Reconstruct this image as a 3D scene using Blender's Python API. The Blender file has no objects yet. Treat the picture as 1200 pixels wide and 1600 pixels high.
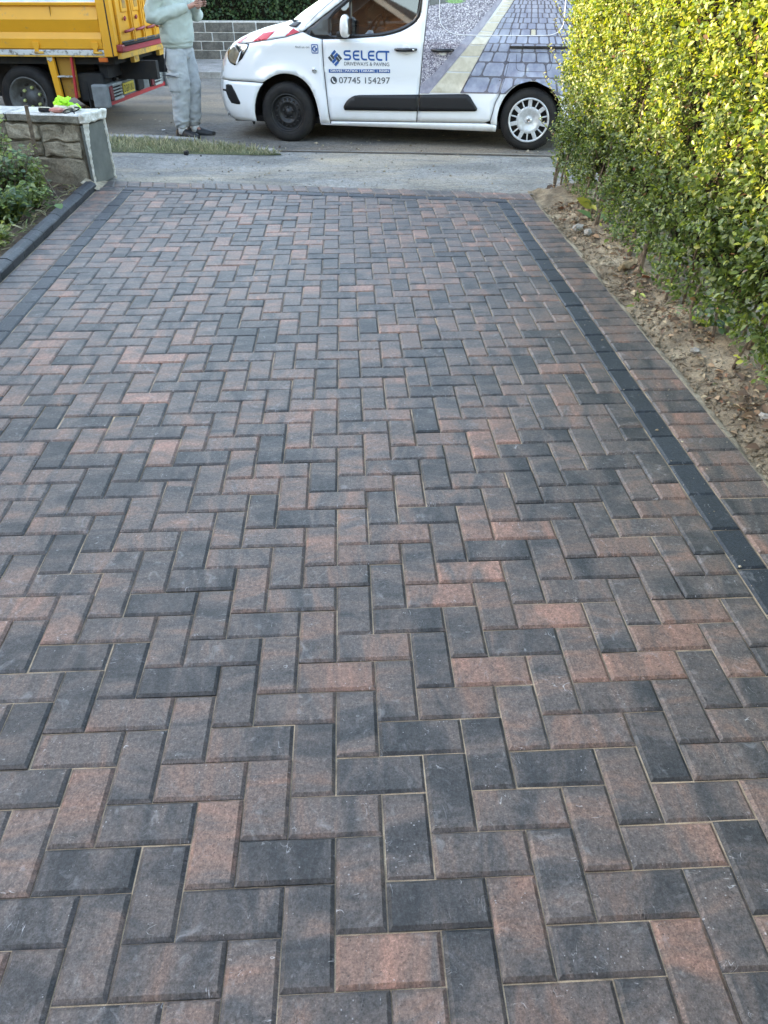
import bpy, bmesh, math, random
import numpy as np
from mathutils import Vector, Matrix, noise
from mathutils.geometry import delaunay_2d_cdt

random.seed(7)
RNG = np.random.default_rng(7)
SC = bpy.context.scene
COL = SC.collection
R = math.radians

# ------------------------------------------------------------------ camera
CAM_POS = Vector((0.4689, -0.6466, 1.5092))
YAW, PITCH, ROLL = 0.0440, 0.6148, 0.0027
def camera():
    f = Vector((math.sin(YAW) * math.cos(PITCH), math.cos(YAW) * math.cos(PITCH), -math.sin(PITCH)))
    r = Vector((math.cos(YAW), -math.sin(YAW), 0))
    d = f.cross(r)
    r2 = math.cos(ROLL) * r + math.sin(ROLL) * d
    d2 = -math.sin(ROLL) * r + math.cos(ROLL) * d
    cd = bpy.data.cameras.new('camera')
    cd.sensor_fit = 'VERTICAL'
    cd.sensor_height = 24.0
    cd.lens = 24.0 * 1212.5 / 1600.0
    cd.clip_start, cd.clip_end = 0.05, 2000
    co = bpy.data.objects.new('camera', cd)
    COL.objects.link(co)
    m = Matrix((r2, -d2, -f)).transposed().to_4x4()
    m.translation = CAM_POS
    co.matrix_world = m
    SC.camera = co
    return r2, d2, f
CAM_R, CAM_D, CAM_F = camera()
def project(p):
    q = Vector(p) - CAM_POS
    z = q.dot(CAM_F)
    return 600 + 1212.5 * q.dot(CAM_R) / z, 800 + 1212.5 * q.dot(CAM_D) / z

# ------------------------------------------------------------------ light
SUN_AZ, SUN_EL = R(75), R(24)          # azimuth measured from +Y towards -X (left of the view)
SUN_DIR = Vector((-math.sin(SUN_AZ) * math.cos(SUN_EL), math.cos(SUN_AZ) * math.cos(SUN_EL), math.sin(SUN_EL)))
def light():
    w = bpy.data.worlds.new('World')
    SC.world = w
    w.use_nodes = True
    nt = w.node_tree
    bg = nt.nodes['Background']
    sky = nt.nodes.new('ShaderNodeTexSky')
    sky.sky_type = 'NISHITA'
    sky.sun_disc = False
    sky.sun_elevation = SUN_EL
    sky.sun_rotation = -SUN_AZ
    sky.air_density = 1.0
    sky.dust_density = 1.0
    sky.ozone_density = 1.0
    nt.links.new(sky.outputs[0], bg.inputs[0])
    bg.inputs[1].default_value = 0.15
    sd = bpy.data.lights.new('sun', 'SUN')
    sd.energy = 2.0
    sd.angle = R(0.6)
    sd.color = (1.0, 0.86, 0.66)
    so = bpy.data.objects.new('sun', sd)
    COL.objects.link(so)
    so.rotation_euler = SUN_DIR.to_track_quat('Z', 'Y').to_euler()
    so.location = (-20, 10, 15)
    v = SC.view_settings
    v.view_transform = 'Standard'
    v.look = 'None'
    v.exposure = 3.1
    v.use_white_balance = True
    v.white_balance_temperature = 8100
    v.white_balance_tint = 9
    v.gamma = 1.0
    v.use_curve_mapping = False
light()

# ------------------------------------------------------------------ helpers
def tag(o, label=None, cat=None, group=None, kind=None):
    if label: o['label'] = label
    if cat: o['category'] = cat
    if group: o['group'] = group
    if kind: o['kind'] = kind
    return o

def empty(name, loc=(0, 0, 0), rz=0.0, parent=None):
    o = bpy.data.objects.new(name, None)
    o.empty_display_size = 0.1
    COL.objects.link(o)
    o.location = loc
    o.rotation_euler = (0, 0, rz)
    if parent: o.parent = parent
    return o

def link_mesh(name, me, mat=None, parent=None, smooth=False):
    o = bpy.data.objects.new(name, me)
    COL.objects.link(o)
    if mat is not None:
        for m in (mat if isinstance(mat, (list, tuple)) else [mat]):
            me.materials.append(m)
    if parent: o.parent = parent
    if smooth:
        me.polygons.foreach_set('use_smooth', [True] * len(me.polygons))
    return o

def mesh_obj(name, verts, faces, mat=None, parent=None, smooth=False):
    me = bpy.data.meshes.new(name)
    me.from_pydata([tuple(v) for v in verts], [], faces)
    me.validate()
    return link_mesh(name, me, mat, parent, smooth)

def bm_obj(name, bm, mat=None, parent=None, smooth=False, recalc=True):
    if recalc:
        bmesh.ops.recalc_face_normals(bm, faces=bm.faces)
    me = bpy.data.meshes.new(name)
    bm.to_mesh(me)
    bm.free()
    return link_mesh(name, me, mat, parent, smooth)

def add_box(bm, c, s, bevel=0.0, seg=1, rot=None):
    m = Matrix.Translation(Vector(c))
    if rot is not None: m = m @ rot.to_4x4()
    m = m @ Matrix.Diagonal((s[0], s[1], s[2], 1))
    r = bmesh.ops.create_cube(bm, size=1.0, matrix=m)
    if bevel > 0:
        es = set()
        for v in r['verts']:
            for e in v.link_edges: es.add(e)
        bmesh.ops.bevel(bm, geom=list(es), offset=bevel, segments=seg, affect='EDGES', profile=0.5)
    return r

def box_obj(name, c, s, mat, parent=None, bevel=0.004, rot=None, seg=1):
    bm = bmesh.new()
    add_box(bm, c, s, bevel, seg, rot)
    return bm_obj(name, bm, mat, parent)

def add_tube(bm, pts, radii, n=8, caps=True, squash=1.0):
    pts = [Vector(p) for p in pts]
    if not isinstance(radii, (list, tuple)): radii = [radii] * len(pts)
    rings = []
    prev = None
    for i, p in enumerate(pts):
        t = (pts[min(i + 1, len(pts) - 1)] - pts[max(i - 1, 0)]).normalized()
        if prev is None:
            a = t.orthogonal().normalized()
        else:
            a = (prev - t * prev.dot(t)).normalized()
        prev = a
        b = t.cross(a)
        rings.append([bm.verts.new(p + a * (radii[i] * math.cos(2 * math.pi * k / n)) + b * (radii[i] * squash * math.sin(2 * math.pi * k / n))) for k in range(n)])
    for i in range(len(rings) - 1):
        for k in range(n):
            bm.faces.new((rings[i][k], rings[i][(k + 1) % n], rings[i + 1][(k + 1) % n], rings[i + 1][k]))
    if caps:
        bm.faces.new(list(reversed(rings[0])))
        bm.faces.new(rings[-1])
    return rings

def tube_obj(name, pts, radii, mat, parent=None, n=8, smooth=True):
    bm = bmesh.new()
    add_tube(bm, pts, radii, n)
    return bm_obj(name, bm, mat, parent, smooth)

def add_lathe(bm, profile, axis_y=True, n=32, centre=(0, 0, 0), close=False):
    """profile: list of (r, h); revolved about the local Y axis."""
    cx, cy, cz = centre
    rings = []
    for r, h in profile:
        rings.append([bm.verts.new((cx + r * math.cos(2 * math.pi * k / n), cy + h, cz + r * math.sin(2 * math.pi * k / n))) for k in range(n)])
    for i in range(len(rings) - 1):
        for k in range(n):
            bm.faces.new((rings[i][k], rings[i][(k + 1) % n], rings[i + 1][(k + 1) % n], rings[i + 1][k]))
    if close:
        bm.faces.new(rings[-1])
        bm.faces.new(rings[0])
    return rings

def lathe_obj(name, profile, mat, parent=None, n=32, centre=(0, 0, 0), close=False, smooth=True):
    bm = bmesh.new()
    add_lathe(bm, profile, True, n, centre, close)
    return bm_obj(name, bm, mat, parent, smooth)

def rough_bm(bm, amp, scale, seed=0.0):
    for v in bm.verts:
        p = v.co * scale + Vector((seed, seed * 1.7, -seed))
        v.co += noise.noise_vector(p) * amp

def fbm(x, y, s=1.0, o=3):
    v = 0; a = 1.0; t = 0
    for i in range(o):
        v += a * noise.noise(Vector((x * s, y * s, 3.1 * i))); t += a
        a *= 0.5; s *= 2.1
    return v / t

# ------------------------------------------------------------------ materials
def new_mat(name):
    m = bpy.data.materials.new(name)
    m.use_nodes = True
    return m, m.node_tree, m.node_tree.nodes['Principled BSDF']

def N(nt, t, **kw):
    n = nt.nodes.new(t)
    for k, v in kw.items():
        if k in n.inputs: n.inputs[k].default_value = v
        else: setattr(n, k, v)
    return n

def ramp(nt, fac, stops):
    r = nt.nodes.new('ShaderNodeValToRGB')
    el = r.color_ramp.elements
    while len(el) < len(stops): el.new(0.5)
    for e, (p, c) in zip(el, stops):
        e.position = p
        e.color = (c[0], c[1], c[2], 1) if len(c) == 3 else c
    nt.links.new(fac, r.inputs[0])
    return r

def simple(name, c, rough=0.5, spec=0.5, metal=0.0, var=0.0, scale=20.0, bump=0.0, bscale=120.0, c2=None, emit=None, coat=0.0, detail=5.0, lo=0.35, hi=0.65):
    m, nt, b = new_mat(name)
    b.inputs['Roughness'].default_value = rough
    b.inputs['Specular IOR Level'].default_value = spec
    b.inputs['Metallic'].default_value = metal
    if coat: b.inputs['Coat Weight'].default_value = coat
    b.inputs['Base Color'].default_value = (c[0], c[1], c[2], 1)
    tc = None
    if c2 is not None or var > 0:
        tc = N(nt, 'ShaderNodeTexCoord')
        nz = N(nt, 'ShaderNodeTexNoise', Scale=scale, Detail=detail, Roughness=0.6)
        nt.links.new(tc.outputs['Object'], nz.inputs['Vector'])
        if c2 is None: c2 = tuple(x * (1 - var) for x in c)
        r = ramp(nt, nz.outputs['Fac'], [(lo, c2), (hi, c)])
        nt.links.new(r.outputs[0], b.inputs['Base Color'])
    if bump > 0:
        if tc is None: tc = N(nt, 'ShaderNodeTexCoord')
        nz2 = N(nt, 'ShaderNodeTexNoise', Scale=bscale, Detail=4.0, Roughness=0.65)
        nt.links.new(tc.outputs['Object'], nz2.inputs['Vector'])
        bp = N(nt, 'ShaderNodeBump', Strength=min(1.0, bump), Distance=0.01)
        nt.links.new(nz2.outputs['Fac'], bp.inputs['Height'])
        nt.links.new(bp.outputs[0], b.inputs['Normal'])
    return m

def mixc(nt, fac, a, b, mode='MIX'):
    x = nt.nodes.new('ShaderNodeMix')
    x.data_type = 'RGBA'
    x.blend_type = mode
    for sock, v in ((x.inputs[0], fac), (x.inputs[6], a), (x.inputs[7], b)):
        if hasattr(v, 'is_linked'): nt.links.new(v, sock)
        elif isinstance(v, (int, float)): sock.default_value = v
        else: sock.default_value = (v[0], v[1], v[2], 1)
    return x.outputs[2]

def math_n(nt, op, a, b=None, clamp=False):
    x = nt.nodes.new('ShaderNodeMath')
    x.operation = op
    x.use_clamp = clamp
    for i, v in enumerate((a, b)):
        if v is None: continue
        if hasattr(v, 'is_linked'): nt.links.new(v, x.inputs[i])
        else: x.inputs[i].default_value = v
    return x.outputs[0]

def paver_material(name, stops, amp=1.0):
    """Concrete block: tone bands across each block, speckle, pale scuffs; attribute 'blk' = (tone, seed, light)."""
    m, nt, b = new_mat(name)
    at = N(nt, 'ShaderNodeAttribute', attribute_name='blk')
    sep = N(nt, 'ShaderNodeSeparateColor')
    nt.links.new(at.outputs['Color'], sep.inputs[0])
    uv = N(nt, 'ShaderNodeUVMap', uv_map='UVMap')
    comb = N(nt, 'ShaderNodeCombineXYZ')
    nt.links.new(math_n(nt, 'MULTIPLY', sep.outputs[1], 57.0), comb.inputs[0])
    nt.links.new(math_n(nt, 'MULTIPLY', sep.outputs[1], 91.0), comb.inputs[1])
    nt.links.new(math_n(nt, 'MULTIPLY', sep.outputs[1], 33.0), comb.inputs[2])
    add = N(nt, 'ShaderNodeVectorMath', operation='ADD')
    nt.links.new(uv.outputs[0], add.inputs[0]); nt.links.new(comb.outputs[0], add.inputs[1])
    st = N(nt, 'ShaderNodeVectorMath', operation='MULTIPLY')
    st.inputs[1].default_value = (10.0, 3.5, 1.0)
    nt.links.new(add.outputs[0], st.inputs[0])
    n1 = N(nt, 'ShaderNodeTexNoise', Scale=1.0, Detail=9.0, Roughness=0.62, Distortion=0.7)
    nt.links.new(st.outputs[0], n1.inputs['Vector'])
    tone = math_n(nt, 'ADD', sep.outputs[0], math_n(nt, 'MULTIPLY', math_n(nt, 'SUBTRACT', n1.outputs['Fac'], 0.5), amp), True)
    col = ramp(nt, tone, stops).outputs[0]
    # speckle of the aggregate
    n2 = N(nt, 'ShaderNodeTexNoise', Scale=230.0, Detail=4.0, Roughness=0.8)
    nt.links.new(add.outputs[0], n2.inputs['Vector'])
    sp = ramp(nt, n2.outputs['Fac'], [(0.30, (0.40,) * 3), (0.45, (0.88,) * 3), (0.58, (1.12,) * 3), (0.70, (1.95,) * 3)])
    col = mixc(nt, 1.0, col, sp.outputs[0], 'MULTIPLY')
    n2b = N(nt, 'ShaderNodeTexNoise', Scale=90.0, Detail=5.0, Roughness=0.75)
    nt.links.new(add.outputs[0], n2b.inputs['Vector'])
    sp2 = ramp(nt, n2b.outputs['Fac'], [(0.32, (0.60,) * 3), (0.68, (1.40,) * 3)])
    col = mixc(nt, 1.0, col, sp2.outputs[0], 'MULTIPLY')
    # pale bloom
    n3 = N(nt, 'ShaderNodeTexNoise', Scale=17.0, Detail=6.0, Roughness=0.7, Distortion=1.0)
    nt.links.new(add.outputs[0], n3.inputs['Vector'])
    bl = ramp(nt, n3.outputs['Fac'], [(0.58, (0, 0, 0)), (0.74, (0.34, 0.34, 0.34))])
    col = mixc(nt, bl.outputs[0], col, (0.36, 0.37, 0.38))
    # small pale flecks and scratches
    vo = N(nt, 'ShaderNodeTexVoronoi', Scale=75.0, Randomness=1.0)
    vst = N(nt, 'ShaderNodeVectorMath', operation='MULTIPLY'); vst.inputs[1].default_value = (1.0, 0.8, 1.0)
    nt.links.new(add.outputs[0], vst.inputs[0]); nt.links.new(vst.outputs[0], vo.inputs['Vector'])
    n4 = N(nt, 'ShaderNodeTexNoise', Scale=9.0, Detail=2.0)
    nt.links.new(add.outputs[0], n4.inputs['Vector'])
    thr = math_n(nt, 'MULTIPLY', math_n(nt, 'SUBTRACT', n4.outputs['Fac'], 0.47, True), 0.6)
    fl = math_n(nt, 'MULTIPLY', math_n(nt, 'LESS_THAN', vo.outputs['Distance'], thr), 0.38)
    col = mixc(nt, fl, col, (0.50, 0.51, 0.52))
    # hairline scuffs
    ws = N(nt, 'ShaderNodeVectorMath', operation='MULTIPLY'); ws.inputs[1].default_value = (9.0, 3.0, 1.0)
    nt.links.new(add.outputs[0], ws.inputs[0])
    n5 = N(nt, 'ShaderNodeTexNoise', Scale=2.0, Detail=2.0, Distortion=2.5)
    nt.links.new(ws.outputs[0], n5.inputs['Vector'])
    line = ramp(nt, math_n(nt, 'ABSOLUTE', math_n(nt, 'SUBTRACT', n5.outputs['Fac'], 0.5)), [(0.0, (1, 1, 1)), (0.006, (0, 0, 0))])
    n6 = N(nt, 'ShaderNodeTexNoise', Scale=23.0, Detail=2.0)
    nt.links.new(add.outputs[0], n6.inputs['Vector'])
    gate = ramp(nt, n6.outputs['Fac'], [(0.60, (0, 0, 0)), (0.68, (0.55, 0.55, 0.55))])
    col = mixc(nt, math_n(nt, 'MULTIPLY', line.outputs[0], gate.outputs[0]), col, (0.6, 0.62, 0.63))
    # dark pits
    vo2 = N(nt, 'ShaderNodeTexVoronoi', Scale=120.0, Randomness=1.0)
    nt.links.new(add.outputs[0], vo2.inputs['Vector'])
    pit = math_n(nt, 'MULTIPLY', math_n(nt, 'LESS_THAN', vo2.outputs['Distance'], math_n(nt, 'MULTIPLY', math_n(nt, 'SUBTRACT', n6.outputs['Fac'], 0.42, True), 0.9)), 0.55)
    col = mixc(nt, pit, col, (0.012, 0.013, 0.015))
    bright = N(nt, 'ShaderNodeVectorMath', operation='SCALE')
    nt.links.new(col, bright.inputs[0]); nt.links.new(math_n(nt, 'ADD', sep.outputs[2], 0.5), bright.inputs['Scale'])
    nt.links.new(bright.outputs[0], b.inputs['Base Color'])
    b.inputs['Roughness'].default_value = 0.44
    b.inputs['Specular IOR Level'].default_value = 0.30
    hb = math_n(nt, 'ADD', n2.outputs['Fac'], math_n(nt, 'MULTIPLY', n2b.outputs['Fac'], 0.8))
    hb = math_n(nt, 'SUBTRACT', hb, math_n(nt, 'MULTIPLY', pit, 0.8))
    bp = N(nt, 'ShaderNodeBump', Strength=0.8, Distance=0.002)
    nt.links.new(hb, bp.inputs['Height']); nt.links.new(bp.outputs[0], b.inputs['Normal'])
    return m

def leaf_material(name, transl=0.35, rough=0.42):
    m, nt, b = new_mat(name)
    at = N(nt, 'ShaderNodeAttribute', attribute_name='col')
    nt.links.new(at.outputs['Color'], b.inputs['Base Color'])
    b.inputs['Roughness'].default_value = rough
    b.inputs['Specular IOR Level'].default_value = 0.45
    tr = N(nt, 'ShaderNodeBsdfTranslucent')
    hs = N(nt, 'ShaderNodeHueSaturation', Saturation=1.1, Value=1.35)
    nt.links.new(at.outputs['Color'], hs.inputs['Color'])
    nt.links.new(hs.outputs[0], tr.inputs[0])
    mx = N(nt, 'ShaderNodeMixShader')
    mx.inputs[0].default_value = transl
    nt.links.new(b.outputs[0], mx.inputs[1]); nt.links.new(tr.outputs[0], mx.inputs[2])
    nt.links.new(mx.outputs[0], nt.nodes['Material Output'].inputs[0])
    return m

def ground_material(name, base, dark, light, s1=0.7, s2=6.0, grain=260.0, rough=0.9, bump=0.5, bdist=0.004, stain=None, stain_scale=0.6, stain_lo=0.5, stain_hi=0.7, spec=0.3):
    m, nt, b = new_mat(name)
    tc = N(nt, 'ShaderNodeTexCoord')
    a = N(nt, 'ShaderNodeTexNoise', Scale=s1, Detail=6.0, Roughness=0.6, Distortion=0.3)
    c = N(nt, 'ShaderNodeTexNoise', Scale=s2, Detail=6.0, Roughness=0.65)
    g = N(nt, 'ShaderNodeTexNoise', Scale=grain, Detail=3.0, Roughness=0.7)
    for n in (a, c, g): nt.links.new(tc.outputs['Object'], n.inputs['Vector'])
    col = ramp(nt, a.outputs['Fac'], [(0.3, dark), (0.5, base), (0.72, light)]).outputs[0]
    v = ramp(nt, c.outputs['Fac'], [(0.3, (0.66,) * 3), (0.7, (1.34,) * 3)]).outputs[0]
    col = mixc(nt, 1.0, col, v, 'MULTIPLY')
    v2 = ramp(nt, g.outputs['Fac'], [(0.3, (0.6,) * 3), (0.7, (1.4,) * 3)]).outputs[0]
    col = mixc(nt, 1.0, col, v2, 'MULTIPLY')
    if stain is not None:
        mp = N(nt, 'ShaderNodeMapping'); mp.inputs['Scale'].default_value = (0.55, 1.3, 1)
        nt.links.new(tc.outputs['Object'], mp.inputs[0])
        s = N(nt, 'ShaderNodeTexNoise', Scale=stain_scale, Detail=7.0, Roughness=0.68, Distortion=0.6)
        nt.links.new(mp.outputs[0], s.inputs['Vector'])
        f = ramp(nt, s.outputs['Fac'], [(stain_lo, (0, 0, 0)), (stain_hi, (0.8, 0.8, 0.8))]).outputs[0]
        col = mixc(nt, f, col, mixc(nt, 1.0, stain, v2, 'MULTIPLY'))
    nt.links.new(col, b.inputs['Base Color'])
    b.inputs['Roughness'].default_value = rough
    b.inputs['Specular IOR Level'].default_value = spec
    h = math_n(nt, 'ADD', g.outputs['Fac'], math_n(nt, 'MULTIPLY', c.outputs['Fac'], 1.5))
    bp = N(nt, 'ShaderNodeBump', Strength=bump, Distance=bdist)
    nt.links.new(h, bp.inputs['Height']); nt.links.new(bp.outputs[0], b.inputs['Normal'])
    return m

M = {}
M['paver'] = paver_material('brindle_block', [(0.0, (0.030, 0.034, 0.037)), (0.22, (0.056, 0.056, 0.057)), (0.45, (0.103, 0.088, 0.081)), (0.70, (0.162, 0.108, 0.087)), (1.0, (0.27, 0.152, 0.115))], 1.9)
M['charcoal'] = paver_material('charcoal_block', [(0.0, (0.013, 0.019, 0.026)), (0.5, (0.021, 0.029, 0.038)), (1.0, (0.033, 0.042, 0.052))], 0.9)
M['kerbblock'] = paver_material('kerb_block', [(0.0, (0.020, 0.025, 0.031)), (0.5, (0.034, 0.040, 0.047)), (1.0, (0.055, 0.062, 0.070))], 0.9)
M['sand'] = ground_material('jointing_sand', (0.33, 0.26, 0.18), (0.09, 0.075, 0.06), (0.45, 0.36, 0.25), s1=5.0, s2=30.0, grain=500.0)
M['footway'] = ground_material('footway_tarmac', (0.190, 0.196, 0.188), (0.125, 0.129, 0.123), (0.28, 0.286, 0.272), s1=1.3, s2=24.0, grain=70.0, bump=1.0, bdist=0.010, stain=(0.42, 0.36, 0.26), stain_scale=0.8, stain_lo=0.50, stain_hi=0.70)
M['road'] = ground_material('road_tarmac', (0.125, 0.122, 0.113), (0.078, 0.077, 0.072), (0.18, 0.172, 0.155), s1=0.7, s2=16.0, grain=60.0, bump=0.9, bdist=0.006, stain=(0.27, 0.215, 0.155), stain_scale=0.45, stain_lo=0.40, stain_hi=0.58)
M['soil'] = ground_material('bed_soil', (0.12, 0.085, 0.058), (0.055, 0.04, 0.03), (0.26, 0.20, 0.135), s1=3.0, s2=14.0, grain=190.0, bump=1.0, bdist=0.012)
M['strip'] = ground_material('sandy_soil', (0.26, 0.215, 0.15), (0.10, 0.08, 0.06), (0.46, 0.40, 0.29), s1=3.0, s2=18.0, grain=170.0, bump=1.0, bdist=0.012)
M['mortar'] = ground_material('haunch_mortar', (0.36, 0.31, 0.225), (0.22, 0.18, 0.13), (0.48, 0.43, 0.33), s1=4.0, s2=20.0, grain=250.0, bump=0.9, bdist=0.008)
M['kerbstone'] = ground_material('kerbstone', (0.30, 0.30, 0.285), (0.19, 0.19, 0.18), (0.40, 0.40, 0.38), s1=2.0, s2=12.0, grain=200.0)
M['farpave'] = ground_material('far_pavement', (0.24, 0.235, 0.225), (0.17, 0.17, 0.165), (0.31, 0.30, 0.29), s1=0.8, s2=5.0, grain=90.0)
M['lawn'] = ground_material('rough_ground', (0.07, 0.085, 0.04), (0.04, 0.05, 0.025), (0.11, 0.12, 0.06), s1=0.5, s2=4.0, grain=60.0)
M['leaf'] = leaf_material('hedge_leaf', 0.38, 0.38)
M['weed'] = leaf_material('weed_leaf', 0.30, 0.5)
M['dryleaf'] = leaf_material('dry_leaf', 0.12, 0.7)
M['bark'] = simple('bark', (0.21, 0.165, 0.12), 0.85, 0.2, c2=(0.07, 0.05, 0.038), scale=40, bump=0.8, bscale=120)
M['core'] = simple('dark_hedge_core', (0.030, 0.026, 0.016), 0.95, 0.1, c2=(0.012, 0.011, 0.008), scale=30, bump=1.0, bscale=60)  # near-black fill standing in for the shade inside the hedges

# ------------------------------------------------------------------ setting: ground sheets
def structure(o): return tag(o, kind='structure')

def sheet(name, xs, ys_of, z_of, mat, ny=24, rough=0.0, rs=6.0):
    """Grid sheet: for each x in xs, y runs between ys_of(x) = (y0, y1)."""
    verts, faces = [], []
    for x in xs:
        y0, y1 = ys_of(x)
        for j in range(ny + 1):
            t = j / ny
            y = y0 + (y1 - y0) * t
            z = z_of(x, y, t)
            if rough: z += rough * fbm(x, y, rs, 4)
            verts.append((x, y, z))
    n = ny + 1
    for i in range(len(xs) - 1):
        for j in range(ny):
            faces.append((i * n + j, (i + 1) * n + j, (i + 1) * n + j + 1, i * n + j + 1))
    return mesh_obj(name, verts, faces, mat, smooth=True)

def lin(a, b, n): return [a + (b - a) * i / n for i in range(n + 1)]
def interp(tab, x):
    if x <= tab[0][0]:
        (a, b), (c, d) = tab[0], tab[1]
    elif x >= tab[-1][0]:
        (a, b), (c, d) = tab[-2], tab[-1]
    else:
        for k in range(len(tab) - 1):
            if tab[k][0] <= x <= tab[k + 1][0]:
                (a, b), (c, d) = tab[k], tab[k + 1]
                break
    return b + (d - b) * (x - a) / (c - a)

ROAD_Z = -0.15
def yf(x): return 6.25 - 0.182 * x - 0.012 * x * x if abs(x) < 2.2 else (6.25 - 0.182 * x - 0.012 * 4.84)
KERB = [(-14, 11.2), (-2.3, 9.28), (-1.73, 9.19), (-1.2, 8.98), (-0.64, 8.62), (-0.3, 8.49), (0.19, 8.42), (2.08, 8.14), (14, 5.9)]
def yk(x): return interp(KERB, x)
FAR = -0.157
def yfk(x): return 14.95 + FAR * x
def yfw(x): return 17.15 + FAR * x

structure(mesh_obj('ground', [(-400, -400, -0.42), (400, -400, -0.42), (400, 400, -0.42), (-400, 400, -0.42)], [(0, 1, 2, 3)], M['lawn']))
XS = lin(-26, -4, 22) + lin(-3.8, 4, 52) + lin(4.5, 24, 20)
XS = sorted(set(round(x, 3) for x in XS))
structure(sheet('road', XS, lambda x: (yk(x) - 0.3, yfk(x) + 0.05), lambda x, y, t: ROAD_Z + 0.02 * math.sin(t * math.pi), M['road'], 30, 0.004, 1.5))
def foot_z(x, y):
    t = (y - yf(x)) / max(0.4, yk(x) - yf(x))
    return -0.006 - 0.116 * min(1.1, max(-0.2, t))
structure(sheet('footway', XS, lambda x: (yf(x) + 0.012 + 0.006 * math.sin(x * 9), yk(x) - 0.02), lambda x, y, t: foot_z(x, y), M['footway'], 30, 0.006, 2.5))
structure(sheet('far_footway', lin(-26, 24, 40), lambda x: (yfk(x) + 0.13, yfw(x) + 0.3), lambda x, y, t: -0.05, M['farpave'], 4))
structure(sheet('far_garden', lin(-40, 40, 20), lambda x: (yfw(x) + 0.3, yfw(x) + 60), lambda x, y, t: 0.10, M['lawn'], 10))
structure(sheet('garden_bed', lin(-9, -1.60, 60), lambda x: (-4, yf(x) - 0.25), lambda x, y, t: 0.03 - 0.05 * max(0, x + 2.0), M['soil'], 90, 0.05, 5.0))
structure(sheet('planting_strip', lin(1.93, 2.6, 26) + lin(2.8, 9, 12), lambda x: (-4, yf(x) + 0.08), lambda x, y, t: -0.045 + 0.045 * max(0, (y - yf(x) + 0.35) / 0.43) + 0.09 * min(1, max(0, (x - 1.95) / 0.35)), M['strip'], 260, 0.055, 7.0))

# kerb stones: dropped kerb at the crossover, upright kerb by the verge and on the far side
M['droppedkerb'] = ground_material('worn_dropped_kerb', (0.16, 0.15, 0.135), (0.09, 0.085, 0.08), (0.25, 0.23, 0.20), s1=2.0, s2=12.0, grain=200.0)
def kerb_run(name, fy, xs, zt, depth, mat, length=0.9, w=0.125):
    root = structure(empty(name, (0, 0, 0)))
    for a, b in zip(xs[:-1], xs[1:]):
        p, q = Vector((a, fy(a), 0)), Vector((b, fy(b), 0))
        d = (q - p); L = d.length - 0.008; ang = math.atan2(d.y, d.x)
        c = (p + q) / 2
        z = zt(c.x)
        bm = bmesh.new()
        add_box(bm, (0, 0, 0), (L, w, depth), 0.012, 2)
        o = bm_obj('kerb_stone', bm, mat, root)
        o.location = (c.x, c.y - 0.0 + w / 2 * (1 if name != 'far_kerb' else 1), z - depth / 2)
        o.rotation_euler = (0, 0, ang)
    return root
xs = [-12.0 + 0.9 * i for i in range(11)] + [-2.3, -1.73, -1.2, -0.64, -0.3]
kerb_run('verge_kerb', lambda x: yk(x) - 0.13, sorted(set(xs)), lambda x: -0.075 if x < -1 else -0.105, 0.25, M['kerbstone'])
kerb_run('dropped_kerb', lambda x: yk(x) - 0.13, [-0.28 + 0.9 * i for i in range(12)], lambda x: -0.122, 0.25, M['droppedkerb'])
kerb_run('far_kerb', yfk, [-14 + 0.9 * i for i in range(24)], lambda x: -0.045, 0.3, M['kerbstone'])

# ------------------------------------------------------------------ driveway
U = 0.1015
SX = 16 * U                                   # right end of the herringbone
def warp(x, y):
    return x * (1 + 0.0098 * (y - 1)) if x < 0 else x
def xl(y): return warp(-12 * U, y)

def inset(poly, d):
    n = len(poly)
    lines = []
    for i in range(n):
        a, b = poly[i], poly[(i + 1) % n]
        dx, dy = b[0] - a[0], b[1] - a[1]
        L = math.hypot(dx, dy)
        nx, ny = -dy / L, dx / L                 # inward for CCW
        lines.append(((a[0] + nx * d, a[1] + ny * d), (dx / L, dy / L)))
    out = []
    for i in range(n):
        (p, u), (q, v) = lines[i - 1], lines[i]
        den = u[0] * v[1] - u[1] * v[0]
        if abs(den) < 1e-6:
            out.append(q); continue
        t = ((q[0] - p[0]) * v[1] - (q[1] - p[1]) * v[0]) / den
        out.append((p[0] + u[0] * t, p[1] + u[1] * t))
    return out

def area(poly):
    return 0.5 * sum(poly[i][0] * poly[(i + 1) % len(poly)][1] - poly[(i + 1) % len(poly)][0] * poly[i][1] for i in range(len(poly)))

def clip(poly, f):
    """keep f(p) <= 0 (f close to linear)"""
    out = []
    n = len(poly)
    for i in range(n):
        a, b = poly[i], poly[(i + 1) % n]
        fa, fb = f(a), f(b)
        if fa <= 0: out.append(a)
        if (fa < 0 < fb) or (fb < 0 < fa):
            t = fa / (fa - fb)
            out.append((a[0] + (b[0] - a[0]) * t, a[1] + (b[1] - a[1]) * t))
    res = []
    for p in out:
        if not res or math.hypot(p[0] - res[-1][0], p[1] - res[-1][1]) > 0.004: res.append(p)
    if len(res) > 2 and math.hypot(res[0][0] - res[-1][0], res[0][1] - res[-1][1]) < 0.004: res.pop()
    return res

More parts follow.
